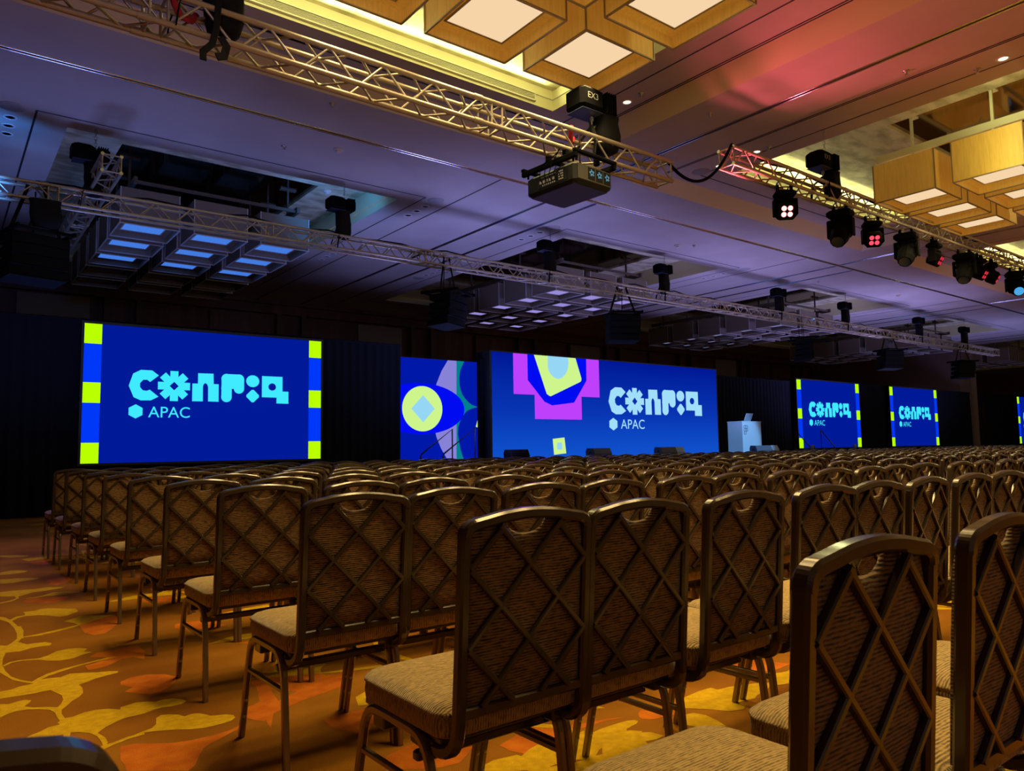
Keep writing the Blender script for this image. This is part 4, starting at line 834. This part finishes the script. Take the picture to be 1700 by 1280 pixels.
# outline emblem: three stacked cells at the left, two at the right
b = MB(); ex, ez, q = .11, .60, .046; yy = -.006
def cell(cx, cz, l, r_, t_, bt):
    """rounded outline cell; l r t b tell which corners stay square"""
    pts = []
    for k in range(24):
        a = 2 * math.pi * k / 24; x, z = math.cos(a), math.sin(a)
        if (l and x < 0) or (r_ and x > 0): s_ = 1 / max(abs(x), abs(z)) ; x, z = x * s_, z * s_
        pts.append((cx + x * q, yy, cz + z * q * .95))
    return pts
for cx, cz, l, r_ in ((0, 0, 0, 1), (0, -2, 0, 1), (0, -4, 0, 1), (2, 0, 1, 0), (2, -2, 0, 0)):
    p = cell(ex + cx * q, ez + .22 + cz * q * .95, l, r_, 0, 0); b.tube(p + p[:1], .0065, 5)
b.build('emblem', P('emblem_dark', (0.03, 0.04, 0.06), 0.5), lc)
lp = thing('laptop', 'open laptop standing on the white lectern', 'laptop', (18.95, 13.42, 1.771))
b = MB(); b.bbox(0, .34, -.12, .12, 0, .014, .004); b.build('keyboard_base', P('laptop_grey', (0.35, 0.42, 0.48), 0.4, 0.5), lp)
b = MB(); M_ = Matrix.Translation((0, -.115, .016)) @ Matrix.Rotation(R(24), 4, 'X'); b.bbox(0, .34, -.006, .004, 0, .235, .003, 0, M_); b.build('lid', P('laptop_grey', (0, 0, 0)), lp)
mic = thing('gooseneck_microphone', 'tiny gooseneck microphone on the right of the lectern top', 'microphone', (19.42, 13.4, 1.771))
b = MB(); b.cyl((0, 0, 0), (0, 0, .012), .03, 12); b.build('base', M_BLACK, mic)
b = MB(); b.tube([(0, 0, .012), (0, .005, .04), (-.02, .02, .06)], .004, 6); b.cyl((-.02, .02, .06), (-.035, .03, .07), .009, 8); b.build('stem', M_CHAIN, mic)

def wedge(x, y, label, rz=0, w_=.62, mat=None, h=.27):
    t = thing('stage_monitor', label, 'stage monitor speaker', (x, y, .78), R(rz)); mat = mat or M_CAB
    pr = [(-.13, 0), (.15, 0), (.17, h * .7), (.13, h), (-.08, h), (-.15, h * .5)]
    b = MB(); b.prism([(-w_ / 2, p[0], p[1]) for p in pr], (w_, 0, 0)); b.build('cabinet', mat, t)
    b = MB(); b.add([(-w_ / 2 + .03, .162, h * .25), (w_ / 2 - .03, .162, h * .25), (w_ / 2 - .03, .172, h * .60), (-w_ / 2 + .03, .172, h * .6)], [(0, 1, 2, 3)]); b.build('grille', M_GRILL, t)
    for s in (-1, 1):
        b = MB(); b.lathe([(.03, 0), (.045, .004), (.045, 0)], n=14, M=Matrix.Translation((s * w_ / 2, 0, h * .5)) @ Matrix.Rotation(R(90 * s), 4, 'Y')); b.build('side_handle', M_BLACK2, t)
    return t
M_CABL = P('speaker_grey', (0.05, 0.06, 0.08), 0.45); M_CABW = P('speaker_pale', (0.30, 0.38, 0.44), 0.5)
wedge(9.99, 12.78, 'black stage monitor farthest left on the stage edge', 0, .48)
wedge(12.48, 12.8, 'dark stage monitor in front of the middle of the centre screen', 0, .56, M_CABL)
wedge(14.85, 12.8, 'dark stage monitor, left of the two at the right part of the centre screen', -8, .50, M_CABL)
wedge(15.45, 12.95, 'pale lit stage monitor below the wordmark of the centre screen', 12, .42, M_CABW)
wedge(18.75, 12.62, 'grey stage monitor standing in front of the white lectern', -15, .55, M_CABL)
wedge(19.45, 12.75, 'pale grey stage monitor at the right foot of the lectern', 8, .42, M_CABW)
wedge(17.55, 12.9, 'flat dark stage box just left of the lectern', 0, .5, M_CAB, .07)
for x, lb in ((21.25, 'left'), (23.78, 'right')):
    t = thing('floor_fan', 'round floor fan on the stage, ' + lb + ' one of the two beyond the lectern', 'fan', (x, 12.5, .78), R(25))
    b = MB(); M_ = Matrix.Translation((0, 0, .13)) @ Matrix.Rotation(R(90), 4, 'X')
    b.lathe([(.105, -.05), (.13, -.05), (.135, 0), (.13, .05), (.105, .05)], n=28, M=M_); b.build('ring', P('fan_grey', (0.10, 0.12, 0.15), .5), t)
    b = MB()
    for k in range(4):
        a = k * math.pi / 2 + .5; b.add([M_ @ Vector((r_ * math.cos(a + d), r_ * math.sin(a + d), zz)) for r_, d, zz in ((.02, -.3, -.02), (.10, -.4, -.03), (.10, .4, .03), (.02, .3, .02))], [(0, 1, 2, 3)])
    b.lathe([(.0001, .03), (.03, .03), (.03, -.03), (.0001, -.03)], n=12, M=M_); b.build('blades', M_BLACK, t)
    b = MB()
    for k in range(4): a = k * math.pi / 4; b.cyl(M_ @ Vector((.125 * math.cos(a), .125 * math.sin(a), .05)), M_ @ Vector((-.125 * math.cos(a), -.125 * math.sin(a), .05)), .004, 5)
    b.box(-.10, .10, -.06, .06, 0, .015); b.build('guard', M_BLACK, t)

# ---------------------------------------------------------------- banquet chairs
YB = lambda z: -.229 + (-.056 - .034 * max(0, (z - .44) / .465))
def arch(x): return .900 + .021 * (1 - (x / .165) ** 2)
def chair_parts():
    D = .229; parts = []
    # seat cushion: stacked rounded outlines
    def outline(ins, zz, crown=0):
        x0, x1, y0, y1 = -.222 + ins, .222 - ins, -.030 - D + ins, .412 - D - ins; out = []
        for cx, cy, a, r in ((x1, y0, -90, .045), (x1, y1, 0, .075), (x0, y1, 90, .075), (x0, y0, 180, .045)):
            r = max(.012, r - ins * .5); qx = cx - r if cx > 0 else cx + r; qy = cy + r if cy == y0 else cy - r
            for i in range(6): t = R(a + 90 * i / 5); out.append((qx + r * math.cos(t), qy + r * math.sin(t), zz))
        return out
    b = MB(); L = [(.012, .402), (.001, .410), (-.002, .432), (.0, .448), (.003, .452), (-.003, .456), (-.003, .461), (.003, .465), (.010, .472), (.030, .479), (.070, .485), (.13, .4885), (.20, .4895)]
    vs = []
    for i, z in L: vs += outline(i, z)
    n = 24; fs = [(n * i + k, n * i + (k + 1) % n, n * i + n + (k + 1) % n, n * i + n + k) for i in range(len(L) - 1) for k in range(n)] + [tuple(range(n - 1, -1, -1)), tuple(range(n * (len(L) - 1), n * len(L)))]
    b.add(vs, fs, 0, True); parts.append(('seat', b, [M_SEAT]))
    b = MB(); b.bbox(-.205, .205, .0 - D, .39 - D, .385, .403, .004)
    for sx in (-1, 1):
        for yy in (.06, .30): b.bbox(sx * .19 - .022, sx * .19 + .022, yy - D - .03, yy - D + .03, .345, .39, .004)
    b.bbox(-.21, .21, .10 - D, .125 - D, .318, .343, .004); b.bbox(-.21, .21, .29 - D, .31 - D, .345, .365, .004)
    parts.append(('seat_frame', b, [M_FRAME]))
    # back frame
    b = MB(); X = .191
    for s in (-1, 1):
        pts = [(s * .200, .125 - D, .374), (s * .200, .060 - D, .370), (s * .198, .005 - D, .371), (s * .196, -.030 - D, .382), (s * .194, -.050 - D, .405), (s * .192, -.056 - D, .435)] + [(s * X, YB(z), z) for z in (.47, .54, .62, .70, .78, .85, .876)]
        b.sweep(b.cr(pts, 2), .030, .028, (1, 0, 0), ch=.22)
    pts = [(-X, YB(.872), .872), (-X + .001, YB(.882), .882), (-X + .007, YB(.893), .893), (-X + .020, YB(.90), .9005), (-X + .036, YB(.904), .904)]
    pts += [(x, YB(arch(x)), arch(x)) for x in (-.13, -.10, -.07, -.03, 0)]
    pts = pts + [(-x, y, z) for x, y, z in pts[-2::-1]]
    b.sweep(b.cr(pts, 3), .028, .034, (0, 1, 0), ch=.22)
    b.sweep([(-X, YB(.468), .468), (X, YB(.468), .468)], .026, .022, (0, 1, 0), ch=.2)
    parts.append(('back_frame', b, [M_FRAME]))
    # upholstered panel with the hand scoop in its top edge
    b = MB(); xs = [-.180, -.15, -.115, -.085, -.070, -.066, -.056, -.042, -.028, -.014, 0, .014, .028, .042, .056, .066, .070, .085, .115, .15, .180]
    def top(x):
        t = arch(x) - .010
        if abs(x) < .0665: t -= .045 * math.sqrt(max(0, 1 - (x / .0665) ** 2)) + .002
        return t
    rows = [0, .15, .35, .55, .75, .9, 1.0]; m_ = len(rows); nx = len(xs)
    back = []; front = []
    for x in xs:
        tp = top(x)
        for r in rows:
            z = .474 + (tp - .474) * r; e = .006 if r == 1 else 0
            back.append((x, YB(z) - .001 - .006 * math.cos(x / .180 * 1.5) * math.sin(math.pi * min(r, .999)) ** .6 + e, z - (0 if r < 1 else .0)))
            bul = .026 + .012 * math.cos(x / .180 * 1.4) * math.sin(math.pi * min(.98, max(.02, r)))
            front.append((x, YB(z) + bul - e, z))
    mid = [(x, YB(top(x)) + .013, top(x) + .007) for x in xs]
    vs = back + front + mid; o1 = nx * m_; o2 = 2 * nx * m_; fs = []
    for i in range(nx - 1):
        for j in range(m_ - 1):
            a = i * m_ + j; fs.append((a, a + m_, a + m_ + 1, a + 1)); fs.append((o1 + a, o1 + a + 1, o1 + a + m_ + 1, o1 + a + m_))
        a = i * m_ + m_ - 1; fs.append((a, a + m_, o2 + i + 1, o2 + i)); fs.append((o2 + i, o2 + i + 1, o1 + a + m_, o1 + a))
        a = i * m_; fs.append((a + m_, a, o1 + a, o1 + a + m_))
    for i in (0, nx - 1):
        for j in range(m_ - 1):
            a = i * m_ + j; fs.append((a, a + 1, o1 + a + 1, o1 + a) if i == 0 else (a + 1, a, o1 + a, o1 + a + 1))
    b.add(vs, fs, 0, True); parts.append(('backrest', b, [M_BACK]))
    # lattice of flat bars over the rear of the backrest
    b = MB(); zz = lambda v: .478 + v * .418; xx = lambda u: -.180 + u * .360
    segs = [((0, .77), (.875, 0)), ((.23, 1.0), (1, .33)), ((0, .33), (.375, 0)), ((.75, .985), (1, .77))]
    segs += [((1 - a[0], a[1]), (1 - c[0], c[1])) for a, c in segs]
    for a, c in segs:
        pts = []
        for k in range(7):
            t = k / 6; z = zz(a[1] + (c[1] - a[1]) * t); pts.append((xx(a[0] + (c[0] - a[0]) * t), YB(z) - .0105, z))
        b.sweep(pts, .0145, .016, (0, 1, 0), ch=.2)
    parts.append(('lattice', b, [M_FRAME]))
    # legs
    for s in (-1, 1):
        x = s * .214
        b = MB(); b.sweep(b.cr([(x, 0 - D, 0.004), (x, .012 - D, .16), (x, .024 - D, .29), (x, .034 - D, .335), (x, .055 - D, .370), (x, .088 - D, .390), (x, .13 - D, .395), (x, .19 - D, .395)], 2), .024, .022, (1, 0, 0), ch=.22)
        b.cyl((x, -D, 0), (x, -D, .006), .013, 8); parts.append(('leg', b, [M_LEG]))
        b = MB(); b.sweep(b.cr([(x, .458 - D, 0.004), (x, .422 - D, .15), (x, .388 - D, .28), (x, .374 - D, .335), (x, .352 - D, .372), (x, .318 - D, .391), (x, .275 - D, .395), (x, .19 - D, .395)], 2), .024, .022, (1, 0, 0), ch=.22)
        b.cyl((x, .458 - D, 0), (x, .458 - D, .006), .013, 8)
        for z, y in ((.148, .4225), (.085, .4375)): b.lathe([(.0001, .003), (.006, .002), (.007, 0)], n=8, mi=1, M=Matrix.Translation((x, y - D - .0122, z)) @ Matrix.Rotation(R(90), 4, 'X'))
        parts.append(('leg', b, [M_LEG, M_CHAIN]))
        b = MB(); b.sweep([(x, .022 - D, .272), (x, .392 - D, .268)], .016, .016, (1, 0, 0), ch=.2); parts.append(('stretcher', b, [M_LEG]))
    return parts
CP = chair_parts()
CM = [(n, b.build(n, m_, link=False).data) for n, b, m_ in CP]
def chair(x, yr, rz, label, group):
    r = bpy.data.objects.new('banquet_chair', None); COL.objects.link(r); r.empty_display_size = .1
    r.location = (x, yr + .229, 0); r.rotation_euler = (0, 0, R(rz)); r['label'] = label; r['category'] = 'chair'; r['group'] = group
    for n, me in CM:
        o = bpy.data.objects.new(n, me); COL.objects.link(o); o.parent = r
    return r
rc = random.Random(11)
ROW0 = [1.172, 1.572, 2.064, 2.550, 2.925, 3.345]
ROW1 = [1.175, 1.606, 2.040]
cand = []
for k in range(-1, 10):
    yr = {-1: .688}.get(k, 1.545 + .963 * k)
    x = None
    for c in range(0, 90):
        if k == -1: x = 1.172 + .545 * c
        elif k == 0 and c < len(ROW0): x = ROW0[c]
        elif k == 1 and c < len(ROW1): x = ROW1[c]
        else: x = (ROW0[-1] + .448 * (c - 5)) if k == 0 else ((ROW1[-1] + .448 * (c - 2)) if k == 1 else 1.193 + .448 * c)
        x += 0 if k < 1 and c < 6 else (rc.uniform(-.026, .026) if c else rc.uniform(-.01, .01))
        yy = yr + (rc.uniform(-.04, .04) if k > 0 and c > 0 else 0)
        if k == 9 and c < 4: continue
        dep = .6095 * x + .788 * (yy - .1)
        lim = 3.16 * (yy + .45) + .25
        if x > lim + 3.0: break
        if x > lim: dep += 1000        # outside the frame: only in the distant mass
        cand.append((dep, k, c, x, yy, 0 if (k == 0 and c < 5) or c == 0 else rc.uniform(-3, 3)))
cand.sort()
RN = {-1: 'nearest row'}
for k in range(0, 10): RN[k] = ordn(k + 2) + ' row'
KEEP = 299
for dep, k, c, x, yy, rz in cand[:KEEP]:
    rn = RN[k] if k < 9 else 'front row by the stage'
    if c == 0: lb = 'brown lattice-back banquet chair at the aisle end of the ' + rn + ' from the camera'
    else: lb = 'brown lattice-back banquet chair, ' + ordn(c + 1) + ' from the left aisle, ' + rn + ' from the camera'
    if k == 9: lb = lb.replace(' from the camera', '')
    if k == -1: lb = lb.replace(' from the camera', '')
    chair(x, yy, rz, lb, 'banquet chairs set in rows facing the stage')
chair(-.115, .600, 1.5, 'chair back cut off at the bottom left corner of the picture', 'banquet chairs set in rows facing the stage')
far = MB()
for dep, k, c, x, yy, rz in cand[KEEP:]:
    M_ = Matrix.Translation((x, yy + .229, 0)) @ Matrix.Rotation(R(rz), 4, 'Z')
    for (n, b, m_), mi in zip(CP, (0, 1, 1, 2, 1, 3, 3, 3, 3, 3, 3)):
        if n in ('seat_frame', 'lattice', 'stretcher'): continue
        o_ = len(far.v); far.v += [tuple(M_ @ Vector(v)) for v in b.v]; far.f += [[o_ + i for i in f] for f in b.f]; far.mi += [mi] * len(b.f); far.sm += b.sm
if far.v:
    o = far.build('distant_chairs', [M_SEAT, M_FRAME, M_BACK, M_LEG]); o['kind'] = 'stuff'; tag(o, 'mass of small distant chairs at the far right of the rows', 'chairs')
print('chairs', len(cand))
